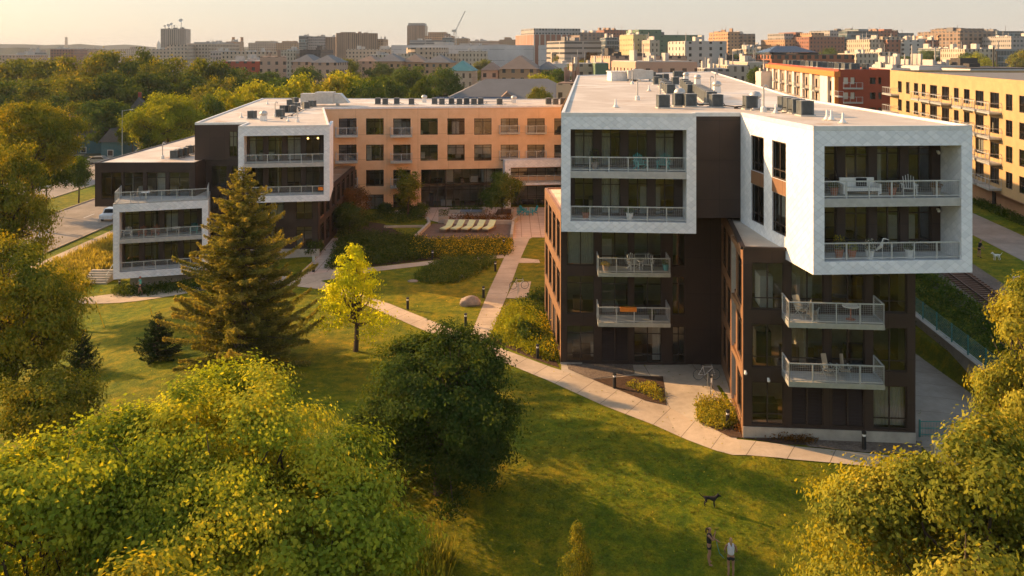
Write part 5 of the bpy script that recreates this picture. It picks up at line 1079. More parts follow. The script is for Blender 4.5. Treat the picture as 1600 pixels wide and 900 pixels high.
def roofpt(px, py, z): Y = F * (H - z) / (py - YH); return (Xp(px, Y), Y, z)
ZA, ZC, ZL = 17.17, 13.47, 9.7
CU = [(1036, 169, 'condenser with a red badge at the front left of the roof cluster'), (1061, 166, 'condenser second from the left in the front row of the big roof'), (1078, 167, 'condenser third from the left in the front row, by the dark recess'),
 (1119, 168, 'condenser at the near end of the slanting row of slim units'), (1172, 171, 'lone condenser between the white dome vent and the front roof edge'), (1258, 181, 'nearest condenser of the row of four over the right white box'), (1245, 177.5, 'second condenser of the row of four over the right white box'), (1236, 174.5, 'third condenser of the row of four over the right white box'), (1227, 172, 'farthest condenser of the row of four over the right white box')]
for px, py, lab in CU: first_or_dup(PR, 'cu', condenser, lab, roofpt(px, py, ZA), random.choice((0, PI / 2, PI)) + .05, 'condensers on the big roof', s=.9)
rows_ = [([(1047, 147), (1044, 143.5), (1041.5, 140.5), (1038, 138), (1035.5, 135.5)], 'condenser in the left receding row behind the front roof cluster'), ([(1079, 147), (1076, 143), (1072.5, 139.5), (1069, 136.5)], 'condenser in the middle receding row of the big roof'),
 ([(1110, 162), (1107, 159.5), (1104.5, 157.5), (1102, 155.5), (1099, 153.5), (1096, 151.5), (1093, 149.5), (1090, 147.8)], 'condenser in the slanting row of slim units on the big roof'), ([(1026, 132), (1055, 132.5), (1030, 127), (1040, 126), (1005, 121.5), (1056, 120.5), (1064, 120.5), (1020, 122)], 'small distant condenser near the stair penthouse of the big roof')]
for pts, lab in rows_:
    for p in pts: first_or_dup(PR, 'cu', condenser, lab, roofpt(*p, ZA), .05, 'condensers: ' + lab[:30], s=.88)
for px, py in ((394, 185.7), (438, 183), (444, 176), (457.5, 176), (452.5, 166), (461, 162.5), (478, 170), (477, 165), (488, 167.5), (463, 171.5)): first_or_dup(PR, 'cu', condenser, 'condenser in the cluster on the left wing roof', roofpt(px, py, ZC), .1 + px, 'condensers on the left wing roof')
for i, px in enumerate((590.5, 602, 620, 643, 679, 690.5, 705.5, 718, 729, 740.5, 751, 780.5, 857, 868, 879.5)): first_or_dup(PR, 'cu', condenser, 'condenser in the line along the courtyard wing roof', roofpt(px, 163 + (i % 2) * .7, ZC), .1, 'condensers on the courtyard wing roof')
for px, py, lab in ((273, 248, 'nearest condenser on the low left roof'), (281, 245.5, 'second condenser on the low left roof'), (288, 243.5, 'third condenser on the low left roof'), (297, 240, 'condenser against the dark block on the low left roof')): first_or_dup(PR, 'cu', condenser, lab, roofpt(px, py, ZL), .1, 'condensers on the low left roof')
for i in range(16): first_or_dup(PR, 'cu', condenser, 'condenser on the yellow apartment roof', (66 + (i % 8) * 1.6 + (i // 8) * 3, 101 + (i % 8) * 3.2 + (i // 8) * 2, 17.4), .2 * i, 'condensers on the yellow apartment roof')
for i in range(26): first_or_dup(PR, 'cu', condenser, 'condenser on the orange-trimmed apartment roof', (71 + (i % 13) * .8 + (i // 13) * 2.6, 180 + (i % 13) * 6.2, 17.1), .3 * i, 'condensers on the orange-trimmed roof', s=1.3)
for px, py, lab in ((996, 156.5, 'tallest gooseneck vent standing left of the roof cluster'), (988, 131.5, 'gooseneck vent in front of the stair penthouse'), (1031, 165, 'gooseneck vent behind the red-badged condenser'), (1193, 175, 'gooseneck vent between lone condenser and row of four'), (1110, 150, 'gooseneck vent beside the slim condenser row'), (1118, 142, 'gooseneck vent behind the big dome fan')):
    first_or_dup(PR, 'gn', gooseneck, lab, roofpt(px, py, ZA), .3, 'vent pipes on the big roof')
for px, py, lab in ((254, 248, 'vent pipe on the low left roof'), (430, 182, 'vent pipe among the left wing condensers'), (465, 191, 'vent pipe near the front of the left wing roof')): first_or_dup(PR, 'gn', gooseneck, lab, roofpt(px, py, ZL if px < 300 else ZC), 0, 'vent pipes on the left roofs')
for px, py, lab in ((962, 168, 'white cone vent alone on the left part of the big roof'), (1014, 142.5, 'small white cone vent left of the receding condensers'), (1292, 187.5, 'left cone vent in the puddle over the right white box'), (1299, 188, 'middle cone vent in the puddle over the right white box'), (1317, 192.5, 'right cone vent in the puddle over the right white box'), (1212, 177, 'short vent stub left of the row of four condensers'), (418, 163, 'cone vent at the back of the left wing roof'), (450, 190, 'cone vent at the front of the left wing roof'), (377, 184, 'cone vent at the left edge of the left wing roof')):
    first_or_dup(PR, 'cv', cone_vent, lab, roofpt(px, py, ZA if px > 800 else ZC), 0, 'cone vents', s=.75)
for px, py, lab in ((1180, 168, 'white dome fan beside the lone condenser'), (1120, 145, 'large dome fan right of the condenser field'), (1090, 131, 'dome fan behind the middle condensers'), (1072, 126, 'dome fan at the far right of the condenser field'), (1062, 161, 'white dome fan behind the second front condenser'), (412, 189, 'dome fan beside the left wing condensers'), (663, 160, 'dome fan on the courtyard wing roof'), (803, 161, 'dome fan right of the courtyard wing condensers')):
    first_or_dup(PR, 'mf', mushroom, lab, roofpt(px, py, ZA if px > 830 else ZC), 0, 'dome fans')
m = MB(); m.box(-1.7, 1.7, -1.5, 1.5, 0, 1.15); m.box(-1.8, 1.8, -1.6, 1.6, 1.15, 1.25); o = m.build('stair_penthouse', 'white_plastic', None, roofpt(972, 126, ZA), .08); tag(o, 'beige stair penthouse at the back of the big roof', 'rooftop hut')
m = MB(); m.box(-3.2, 2.2, -.8, .8, .35, 1.7); m.box(-1.2, 1.3, -.95, .95, .3, 1.9); m.poly([(2.2, -.8, 1.7), (2.2, .8, 1.7), (3.4, .8, .4), (3.4, -.8, .4)]); m.poly([(2.2, -.8, .35), (2.2, -.8, 1.7), (3.4, -.8, .4)]); m.poly([(2.2, .8, .35), (2.2, .8, 1.7), (3.4, .8, .4)]); m.box(-2.8, -2.5, -.5, .5, 0, .4); m.box(1.6, 1.9, -.5, .5, 0, .4)
o = m.build('rooftop_duct', 'vent_metal', None, roofpt(508, 165, ZC)); tag(o, 'big silver air handler with sloped duct on the left wing roof', 'air handler')
m = MB(); m.box(-1.6, 1.6, -.7, .7, .3, 1.4); m.box(-.9, .4, -.8, .8, .25, 1.55); m.box(-1.4, -1.2, -.5, .5, 0, .3); m.box(1.2, 1.4, -.5, .5, 0, .3); o = m.build('rooftop_duct', 'vent_metal', None, roofpt(1000, 127, ZA)); tag(o, 'silver air handler beside the stair penthouse', 'air handler')
def conduit(label, pts, z, mat='black_metal'):
    P = [Vector(roofpt(px, py, z)) for px, py in pts]; o_ = P[0].copy(); m = MB(); m.tube([p - o_ + Vector((0, 0, .14)) for p in P], .045, 5)
    for p in P: q = p - o_; m.box(q.x - .12, q.x + .12, q.y - .08, q.y + .08, 0, .12)
    tag(m.build('conduit', mat, None, o_), label, 'pipe')
conduit('black conduit running from the front condensers to the lone one', [(1085, 166), (1118, 166.5), (1150, 170), (1170, 169.5)], ZA); conduit('pale pipe running from the lone condenser to the row of four', [(1176, 173), (1200, 172), (1222, 173)], ZA, 'vent_metal')
conduit('black conduit along the slanting row of slim units', [(1113, 160), (1104, 154), (1095, 148.5), (1086, 144)], ZA); conduit('conduit behind the receding condenser rows', [(1058, 148), (1056, 142), (1053, 136), (1049, 130)], ZA); conduit('pipe along the left wing condensers', [(440, 186), (456, 181), (468, 174), (480, 168)], ZC); conduit('pipe along the courtyard wing roof', [(680, 160.5), (720, 160.5), (760, 160.3), (800, 160)], ZC, 'vent_metal')
# ---------------------------------------------------------------- furniture and garden objects
def adirondack(mat='white_plastic'):
    o = thing('garden_chair', 'chair', 'chair'); m = MB()
    for i in range(5): y = -.22 + i * .11; m.bar((-.27, y, .36 - i * .025), (.27, y, .36 - i * .025), .1, .025)
    m.build('seat', mat, o); m = MB()
    for i in range(5): x = -.22 + i * .11; t = .98 - abs(i - 2) * .06; m.bar((x * .9, .24, .26), (x * 1.15, .50, t), .1, .022)
    m.build('backrest', mat, o)
    for s in (-1, 1):
        m = MB(); m.box(s * .33 - .06, s * .33 + .06, -.34, .34, .52, .55); m.build('armrest', mat, o)
        m = MB(); m.bar((s * .31, -.3, 0), (s * .31, -.3, .53), .08, .04); m.build('leg', mat, o); m = MB(); m.bar((s * .31, .38, .0), (s * .31, -.2, .33), .04, .09); m.bar((s * .31, .3, .28), (s * .31, .3, .52), .04, .05); m.build('leg', mat, o)
    return o
def on_fac(fac, px, y, z): s, _ = fac.at(px); return fac.world(s, y, z)
def chair(key, mat, label, loc, rz, group): return first_or_dup(PR, key, lambda: adirondack(mat), label, loc, rz, group)
chair('ac_w', 'white_plastic', 'left white garden chair on the balcony below the left white box', on_fac(pa, 988, -.75, 6.6), .25, 'white balcony chairs')
chair('ac_w', 'white_plastic', 'right white garden chair on the balcony below the left white box', on_fac(pa, 1010, -.75, 6.6), -.35, 'white balcony chairs')
chair('ac_t', 'aqua_plastic', 'left aqua chair behind the upper rail of the left white box', on_fac(facA, 1003, .95, flA1), .3, 'aqua loggia chairs')
chair('ac_t', 'aqua_plastic', 'right aqua chair behind the upper rail of the left white box', on_fac(facA, 1039, .95, flA1), -.4, 'aqua loggia chairs')
for i, (px, py, rz, lab) in enumerate(((813, 336.5, .5, 'leftmost turquoise chair on the brick plaza'), (818, 332, 2.2, 'turquoise chair behind the leftmost one on the brick plaza'), (829, 336.5, -.2, 'front right turquoise chair on the brick plaza'), (834, 333, -1.3, 'rightmost turquoise chair on the brick plaza'))):
    chair('ac_p', 'teal_plastic', lab, G(px, py, .03), rz, 'turquoise plaza chairs')
m = MB(); m.lathe([(0, .4), (.35, .4), (.35, .36), (.05, .34), (.05, .03), (.2, 0)], n=14); o = m.build('low_table', 'teal_plastic', None, G(823, 336, .03)); tag(o, 'low turquoise round table among the plaza chairs', 'table')
def lounger():
    o = thing('sun_lounger', 'x', 'sun lounger'); m = MB(); m.bar((0, -.95, .34), (0, .25, .34), .62, .09); m.build('seat_cushion', 'lime_cushion', o); m = MB(); m.bar((0, .24, .34), (0, .92, .82), .62, .09); m.build('back_cushion', 'lime_cushion', o)
    m = MB()
    for s in (-.31, .31): m.bar((s, -.98, .27), (s, .9, .27), .05, .05)
    m.bar((-.31, -.98, .27), (.31, -.98, .27), .05, .05); m.bar((-.31, .9, .27), (.31, .9, .27), .05, .05); m.bar((-.25, .7, .27), (-.25, .8, .7), .03, .03); m.bar((.25, .7, .27), (.25, .8, .7), .03, .03); m.build('frame', 'timber', o)
    for x in (-.31, .31):
        for y in (-.9, .8): m = MB(); m.bar((x, y, 0), (x, y, .27), .05, .05); m.build('leg', 'timber', o)
    return o
for i, px in enumerate((699, 715.5, 732, 748, 764.5)):
    first_or_dup(PR, 'sl', lounger, ['leftmost', 'second', 'middle', 'fourth', 'rightmost'][i] + ' of the five lime-cushioned loungers on the sun deck', G(px, 361, .06), -.38, 'lime loungers on the sun deck', s=1.25)
def recliner():
    o = thing('reclining_chair', 'x', 'chair'); m = MB(); m.bar((0, -.28, .40), (0, .25, .34), .5, .03); m.build('seat', 'tan_fabric', o); m = MB(); m.bar((0, .25, .34), (0, .52, 1.05), .5, .03); m.build('backrest', 'tan_fabric', o)
    for s in (-.28, .28):
        m = MB(); m.bar((s, -.3, 0), (s, .35, .6), .03, .03); m.build('leg', 'galvanised', o); m = MB(); m.bar((s, .4, 0), (s, -.15, .58), .03, .03); m.build('leg', 'galvanised', o); m = MB(); m.box(s - .03, s + .03, -.3, .35, .58, .61); m.build('armrest', 'galvanised', o)
    return o
first_or_dup(PR, 'rc', recliner, 'left reclining chair on the lowest balcony of the right tower', on_fac(pb, 1289, -.7, 4.0), .2, 'reclining balcony chairs')
first_or_dup(PR, 'rc', recliner, 'right reclining chair on the lowest balcony of the right tower', on_fac(pb, 1313, -.7, 4.0), -.05, 'reclining balcony chairs')
first_or_dup(PR, 'rc', recliner, 'tan chair at the left end of the right tower upper balcony', on_fac(pb, 1250, -.6, 7.05), .5, 'tan balcony seats')
first_or_dup(PR, 'rc', recliner, 'tan chair near the yellow seat on the right tower upper balcony', on_fac(pb, 1262, -1.0, 7.05), 2.6, 'tan balcony seats')
first_or_dup(PR, 'rc', recliner, 'beige chair on the roof terrace of the low left box', facL.world(1.9, 1.6, 6.42), .2)
for px, lab in ((1437, 'white cushioned chair at the right of the upper loggia in the right box'),): first_or_dup(PR, 'ac_w', adirondack, lab, on_fac(facB, px, 1.0, flB1), -.3)
for px, y_, fac_, z_, lab in ((345, 1.0, facL, flL1, 0),): pass
for s_, y_, z_, key, mat, lab in ((1.1, 1.0, flL1, 'ac_w', 'white_plastic', 'pale chair at the left of the upper loggia in the low left box'), (2.4, .9, flL1, 'ac_r', 'terracotta', 'red-brown chair in the upper loggia of the low left box'), (3.5, 1.1, flL1, 'ac_r', 'terracotta', 'second red-brown chair in the upper loggia of the low left box'), (6.9, .9, flL1, 'ac_t', 'aqua_plastic', 'aqua chair at the right of the upper loggia in the low left box')):
    chair(key, mat, lab, facL.world(s_ * facL.L / 8.2, y_, z_), .2, None)
def table(r=.42, h=.72, mat='white_plastic', name='round_table'):
    o = thing(name, 'x', 'table'); m = MB(); m.lathe([(0, h), (r, h), (r, h - .04), (0, h - .04)], n=18); m.build('table_top', mat, o); m = MB(); m.lathe([(.04, h - .04), (.04, .04), (.24, .03), (.24, 0)], n=12); m.build('pedestal', 'galvanised', o); return o
first_or_dup(PR, 'rt', table, 'red-brown round table on the right tower upper balcony', on_fac(pb, 1322, -.8, 7.05)); PR['rt'].children[0].data.materials[0] = MATS['terracotta']
PR.pop('rt'); first_or_dup(PR, 'rt', table, 'white round table in the upper loggia of the low left box', facL.world(5.6, .9, flL1)); first_or_dup(PR, 'rt', table, 'small white table on the roof terrace of the low left box', facL.world(2.7, 1.8, 6.42))
# outdoor sofa / table set in the right box
o = thing('outdoor_sofa', 'white sofa with dark striped cushion on the upper loggia of the right box', 'sofa', on_fac(facB, 1358, 1.0, flB1), facB.ang)
for nm, bx, mt in (('seat', (-.9, .9, -.3, .4, .25, .42), 'white_plastic'), ('backrest', (-.9, .9, .35, .45, .42, .85), 'white_plastic'), ('armrest', (-.98, -.88, -.3, .45, .1, .6), 'white_plastic'), ('armrest', (.88, .98, -.3, .45, .1, .6), 'white_plastic'), ('cushion', (-.05, .45, .2, .34, .43, .83), 'black_cloth')):
    m = MB(); m.box(*bx); m.build(nm, mt, o)
for x in (-.85, .85):
    for y in (-.25, .38): m = MB(); m.bar((x, y, 0), (x, y, .25), .05, .05); m.build('leg', 'white_plastic', o)
def pot(key, mat, fol, label, loc, r=.22, h=.38, fh=.5, n=300, leaf=.07, s=1):
    o = thing('potted_plant', label, 'potted plant', loc); m = MB(); m.lathe([(r * .7, 0), (r, h), (r * 1.08, h), (r * 1.08, h + .03), (0, h - .02)], n=12); m.build('pot', mat, o, smooth=False)
    rng = np.random.default_rng(int(abs(loc[0]) * 100)); d = unit(rng, n) * (rng.uniform(.3, 1, n) ** .5)[:, None] * np.array([r * 1.5, r * 1.5, fh * .5]); d[:, 2] += h + fh * .42
    me = leafquads('foliage', d, rng.normal(size=(n, 3)), leaf * rng.uniform(.7, 1.3, n), rng.uniform(0, 1, n), fol, .6, rng); link('foliage', me, o); return o
for px, fac_, y_, z_, mat, fol, lab, fh in ((1322, facB, .8, flB2, 'terracotta', 'leaf_olive', 'tall leafy pot left of the flowers on the lower loggia of the right box', .9), (1341, facB, .7, flB2, 'terracotta', 'leaf_lime', 'yellow-green pot plant behind the lower rail of the right box', .5), (1368, facB, .6, flB2, 'white_plastic', 'flower_white', 'white tub of pale pink flowers behind the lower rail of the right box', .7), (1432, facB, .7, flB2, 'white_plastic', 'leaf_dark', 'white pot at the right of the lower loggia of the right box', .3),
    (1318, facB, 1.1, flB1, 'terracotta', 'leaf_dark', 'terracotta pot at the left end of the upper loggia of the right box', .3), (1408, facB, .9, flB1, 'terracotta', 'leaf_rust', 'terracotta pot in the middle of the upper loggia of the right box', .3), (1475, facB, .7, flB1, 'stone', 'leaf_rust', 'dried plant pot at the right end of the upper loggia of the right box', .3),
    (944, pa, -1.4, 6.6, 'stone', 'leaf_olive', 'small bushy pot at the left of the balcony with white chairs', .3), (1037, pa, -1.0, 6.6, 'aqua_plastic', 'leaf_green', 'green pot plant at the right of the balcony with white chairs', .4), (1016, pa, -1.0, 3.35, 'black_metal', 'leaf_dark', 'dark pot on the balcony with the orange planter', .3),
    (915, facA, .8, flA2, 'terracotta', 'leaf_dark', 'pot plant at the left of the lower loggia of the left box', .5), (985, facA, .8, flA2, 'white_plastic', 'leaf_green', 'pot plant in the middle of the lower loggia of the left box', .4), (930, facA, 1.2, flA1, 'stone', 'leaf_dark', 'tall dark pot plant left of the aqua chairs', 1.0)):
    pot(0, mat, fol, lab, on_fac(fac_, px, y_, z_), fh=fh)
# heron figure
m = MB(); m.tube([(0, 0, .05), (0, 0, .5), (.05, 0, .62), (.0, 0, .85), (-.05, 0, 1.0), (-.16, 0, .98), (-.34, 0, .94)], [.012, .02, .1, .04, .035, .03, .008], 7); m.tube([(.04, 0, .62), (.2, 0, .48), (.3, 0, .36)], [.09, .07, .02], 6); m.box(-.1, .1, -.08, .08, 0, .05)
o = m.build('heron_figurine', 'white_plastic', None, on_fac(facB, 1387, .55, flB2), 2.8); tag(o, 'white heron figurine beside the pale flowers', 'ornament')
def railbox(label, fac_, px0, px1, y_, z_, n=120, h=.28):
    a, _ = fac_.at(px0); b, _ = fac_.at(px1); o = thing('planter_box', label, 'planter', fac_.world(a, y_, z_), fac_.ang); m = MB(); w = b - a; m.box(0, w, -.12, .12, 0, h); m.build('box', 'orange_plastic', o)
    rng = np.random.default_rng(5); P = np.stack([rng.uniform(.05, w - .05, n), rng.uniform(-.1, .1, n), h + rng.uniform(0, .15, n)], 1); link('foliage', leafquads('foliage', P, rng.normal(size=(n, 3)), np.full(n, .06), rng.uniform(0, 1, n), 'leaf_green', .5, rng), o)
railbox('orange planter box hung on the balcony rail', pa, 965, 990, -1.78, 4.12)
railbox('small orange box on the lower rail of the left wing white box', facW, 497, 505, .05, flW2 + .45, 20, .3)
# pendant lamps, floor lamp
for px, lab in ((478, 'left glowing pendant lamp in the left wing white box'), (494, 'right glowing pendant lamp in the left wing white box')):
    p = on_fac(facW, px, 2.7, 12.0); o = thing('pendant_lamp', lab, 'lamp', p); m = MB(); m.ball((0, 0, 0), .1, 10); m.build('bulb', 'lamp_glow', o); m = MB(); m.bar((0, 0, .09), (0, 0, .7), .012, .012); m.build('cord', 'black_metal', o)
p = on_fac(facB, 1345, 2.6, flB1); o = thing('floor_lamp', 'floor lamp with pale shade behind the upper loggia glass of the right box', 'lamp', p); m = MB(); m.lathe([(.14, 0), (.14, .03), (.015, .05), (.015, 1.2)], n=10); m.build('stand', 'black_metal', o); m = MB(); m.lathe([(.13, 1.55), (.24, 1.15)], n=14); m.build('lamp_shade', 'curtain', o)
# bollards
def bollard():
    o = thing('bollard_light', 'x', 'bollard'); m = MB(); m.lathe([(.11, 0), (.11, .72), (0, .72)], n=14); m.build('post', 'black_metal', o); m = MB(); m.lathe([(.09, .72), (.09, .84)], n=14); m.build('lens', 'white_plastic', o); m = MB(); m.lathe([(.12, .84), (.12, .95), (.0, .97)], n=14); m.build('cap', 'black_metal', o); return o
for px, py, lab in ((637, 483, 'black bollard light on the lawn left of the boulder'), (755.5, 465, 'black bollard light beside the walk above the boulder'), (727.5, 509, 'black bollard light at the lower tip of the courtyard lawn'), (774, 424, 'black bollard light at the top corner of the courtyard lawn'), (676, 406, 'bollard light in the flower bed beside the branch path'), (787, 387, 'bollard light in the yellow flowers by the walk'), (960, 607, 'black bollard light at the gravel bed of the left tower'), (1137, 668, 'black bollard light in the shrubs at the right tower corner'), (1350, 703, 'black bollard light on the gravel before the right tower'), (187, 452, 'bollard light in the shrubs under the low left box'), (840, 560, 'bollard light in the goldenrod beside the path')):
    first_or_dup(PR, 'bo', bollard, lab, G(px, py), 0, 'black bollard lights')
o = thing('waste_station', 'slim black dog-waste post with pale top beside the left tower path', 'bin', G(490, 425)); m = MB(); m.box(-.12, .12, -.1, .1, 0, .75); m.build('bin', 'black_metal', o); m = MB(); m.bar((0, .08, .7), (0, .08, 1.5), .06, .06); m.build('post', 'galvanised', o); m = MB(); m.box(-.13, .13, -.02, .06, 1.0, 1.55); m.build('sign_plate', 'galvanised', o)
def rock(label, px, py, r, seed):
    rr = np.random.default_rng(seed); bm = bmesh.new(); bmesh.ops.create_icosphere(bm, subdivisions=3, radius=1)
    for v in bm.verts: n_ = 1 + .18 * math.sin(v.co.x * 3 + seed) * math.cos(v.co.y * 4) + rr.normal() * .025; v.co = Vector((v.co.x * r[0], v.co.y * r[1], max(v.co.z, -.5) * r[2])) * n_
    me = bpy.data.meshes.new('boulder'); bm.to_mesh(me); bm.free(); me.materials.append(MATS['stone']); o = link('boulder', me, None, G(px, py, r[2] * .25)); tag(o, label, 'boulder')
rock('large brown boulder on the courtyard lawn', 735, 476, (.95, .7, .55), 1); rock('small flat stone at the edge of the rain garden', 645, 440, (.5, .3, .14), 2); rock('pale stone in the bed beside the walk', 809, 492, (.35, .25, .15), 3); rock('small stone at the right edge of the rain garden', 722, 433, (.3, .3, .18), 4)
# low planters and kerbs of the courtyard
def lowwall(label, pts, h, w, mat='plinth_concrete', dz=0):
    m = MB(); P = [G(*p) for p in pts]; o_ = Vector(P[0])
    for a, b in zip(P[:-1], P[1:]): a = Vector(a) - o_; b = Vector(b) - o_; m.bar((a.x, a.y, h / 2), (b.x, b.y, h / 2), w, h)
    o = m.build('garden_wall', mat, None, o_); tag(o, label, 'low wall')
lowwall('low concrete wall around the planter behind the loungers', [(694, 350), (801, 351), (808, 344)], .55, .3); lowwall('low wall stepping down at the right end of the sun deck', [(802, 352), (799, 373)], .5, .3)
lowwall('slanting low wall left of the sun deck', [(648, 374), (671, 352), (668, 344)], .4, .3); lowwall('thin edging wall behind the small courtyard lawn', [(600, 356), (662, 355)], .25, .2); lowwall('short concrete wall stub in the leafy bed', [(580, 378), (620, 377)], .3, .25)
lowwall('low wall of the green planter before the lobby', [(702, 334), (756, 334), (757, 329)], .5, .3); lowwall('low wall of the tree bed on the plaza', [(771, 341), (800, 341), (801, 330)], .4, .3); sheet('tree_bed', GP([(772, 340), (799, 340), (800, 329), (778, 329)]), .2, 'mulch')
o = thing('planter_pot', 'square white planter with dark grasses at the left corner of the plaza', 'planter', G(693, 348, .02)); m = MB(); m.box(-.6, .6, -.5, .5, 0, .85); m.build('box', 'plinth_concrete', o); rng = np.random.default_rng(3); P = np.stack([rng.uniform(-.6, .6, 500), rng.uniform(-.5, .5, 500), .8 + rng.uniform(0, .8, 500)], 1); link('foliage', leafquads('foliage', P, rng.normal(size=(500, 3)), np.full(500, .14), rng.uniform(0, 1, 500), 'leaf_dark', .4, rng), o)
o = thing('games_table', 'grey table tennis table between the two planters', 'table', G(736, 339, .03)); m = MB(); m.box(-1.35, 1.35, -.75, .75, .72, .78); m.build('table_top', 'siding_blue', o); m = MB(); m.box(-.02, .02, -.78, .78, .79, .93); m.build('net', 'steel_rail', o)
for x in (-.8, .8): m = MB(); m.box(x - .08, x + .08, -.5, .5, 0, .72); m.build('leg', 'galvanised', o)
# bicycles and racks
def bicycle(fm='white_plastic'):
    o = thing('bicycle', 'x', 'bicycle')
    for x in (-.52, .52):
        m = MB(); ring(m, (0, 0, 0), .31, .008, 24, 4)
        for i in range(12): a = PI * i / 6; m.bar((0, 0, 0), (.31 * math.cos(a), 0, .31 * math.sin(a)), .004, .004)
        w = m.build('wheel', 'galvanised', o, (x, 0, .34)); m = MB(); ring(m, (0, 0, 0), .33, .018, 24, 5); m.build('tyre', 'rubber', w)
    m = MB(); A, B_, C_, D_ = (-.52, 0, .34), (-.12, 0, .30), (-.22, 0, .82), (.36, 0, .80)
    for p, q in ((A, B_), (A, C_), (B_, C_), (B_, (.34, 0, .70)), (C_, D_), (D_, (.52, 0, .34)), (C_, (-.25, 0, .93)), (D_, (.33, 0, .95))): m.tube([p, q], .017, 6)
    m.build('frame', fm, o); m = MB(); m.box(-.38, -.14, -.06, .06, .93, .98); m.build('saddle', 'black_metal', o); m = MB(); m.tube([(.28, -.28, .98), (.36, -.2, .97), (.33, 0, .95), (.36, .2, .97), (.28, .28, .98)], .014, 6); m.build('handlebar', 'black_metal', o)
    m = MB(); ring(m, (-.12, .05, .30), .09, .008, 16, 4); m.bar((-.12, -.08, .3), (-.12, -.08, .14), .02, .02); m.bar((-.12, .1, .3), (-.12, .1, .46), .02, .02); m.build('crank', 'black_metal', o); return o
def bikerack():
    o = MB(); o.tube([(-.3, 0, 0), (-.3, 0, .7), (-.15, 0, .88), (.15, 0, .88), (.3, 0, .7), (.3, 0, 0)], .025, 8); o.tube([(-.3, 0, .3), (.3, 0, .3)], .02, 6); r = o.build('bike_rack', 'galvanised'); return tag(r, 'x', 'bike rack')
PR['bi'] = None; PR.pop('bi')
first_or_dup(PR, 'bi', bicycle, 'bicycle parked on the small concrete pad beside the walk', G(811, 452, .03), .15, 'parked bicycles')
first_or_dup(PR, 'bi', bicycle, 'white bicycle parked in the shaded court between the towers', G(1104, 594, .03), .05, 'parked bicycles')
first_or_dup(PR, 'bi', bicycle, 'second bicycle turned edge-on in the shaded court', G(1112, 612, .03), 1.25, 'parked bicycles')
first_or_dup(PR, 'br', bikerack, 'bike rack on the small concrete pad', G(810, 459, .03), 1.4, 'bike racks'); first_or_dup(PR, 'br', bikerack, 'bike rack in the shaded court between the towers', G(1106, 604, .03), 1.3, 'bike racks')
# wall lamps are parts of the building
for fac_, s_, z_ in ((pb, .1, 3.9), (pb, 1.3, 3.55), (inB, 7.0 * inB.L / 7.2, flB2 + 2.2), (inB, 7.0 * inB.L / 7.2, flB1 + 2.1)):
    m = MB(); m.box(-.05, .05, -.12, 0, -.05, .05); m.ball((0, -.16, -.06), .09, 8); m.build('wall_lamp', 'white_plastic', APT, fac_.world(s_, -.02, z_) - APT.location, fac_.ang)
# ---------------------------------------------------------------- east side: wall, fence, railway
def lerp2(a, b, t): return (a[0] + (b[0] - a[0]) * t, a[1] + (b[1] - a[1]) * t)
WA, WB = (28.0, 47), (31.5, 90)
m = MB(); m.bar((WA[0], WA[1], .55), (WB[0], WB[1], .55), .35, 2.6); m.bar((WA[0], WA[1], 1.9), (WB[0], WB[1], 1.9), .5, .12); o = m.build('retaining_wall', 'plinth_concrete'); tag(o, 'long concrete retaining wall between driveway and railway bank', 'wall')
o = thing('wire_fence', 'green wire fence on top of the concrete retaining wall', 'fence', (*WA, 1.95)); 
for i in range(19):
    p = lerp2((0, 0), (WB[0] - WA[0], WB[1] - WA[1]), i / 18); m = MB(); m.bar((*p, 0), (*p, 1.25), .07, .07); m.build('post', 'green_fence', o)
m = MB()
for k in range(12): z = .1 + k * .1; m.bar((0, 0, z), (WB[0] - WA[0], WB[1] - WA[1], z), .018, .018)
m.build('wire_panel', 'green_fence', o)
o = thing('driveway_fence', 'low green pipe fence across the foot of the driveway', 'fence', (21.8, 46.2, .0)); m = MB()
for z in (.5, .85, 1.2): m.bar((0, 0, z), (6.0, 0, z), .04, .04)
for k in range(40): m.bar((k * .15, 0, .1), (k * .15, 0, 1.15), .012, .012)
m.build('rail_panel', 'green_fence', o)
for x in (0, 2, 4, 6): m = MB(); m.bar((x, 0, 0), (x, 0, 1.3), .08, .08); m.build('post', 'green_fence', o)
m = MB(); m.bar((21.6, 44.4, .3), (28.4, 44.0, .3), .4, 1.0); o = m.build('concrete_kerb_wall', 'plinth_concrete'); tag(o, 'pale concrete wall end in front of the low green driveway fence', 'wall')
tr_ = thing('railway_track', 'single railway track on brown ballast behind the right tower', 'railway', (xr(36, 36.9), 36, 1.36))
for off in (0, 1.435):
    m = MB(); m.bar((off, 0, .16), (off + .157 * 260, 260, .16), .07, .14); m.build('rail', 'rust_rail', tr_)
tie = MB(); tie.box(-.55, 2.0, -.12, .12, -.02, .1); tm = tie.mesh('sleeper', 'wood_dark')
for i in range(98): y = 14 + i * .62; link('sleeper', tm, tr_, (.157 * y, y, 0), -.156)
m = MB()
for i in range(260): y = 75 + i * .62; m.bar((.157 * y - .55, y, .04), (.157 * y + 2, y - .3, .04), .24, .1)
so_ = m.build('distant_sleepers', 'wood_dark', tr_); so_['kind'] = 'stuff'
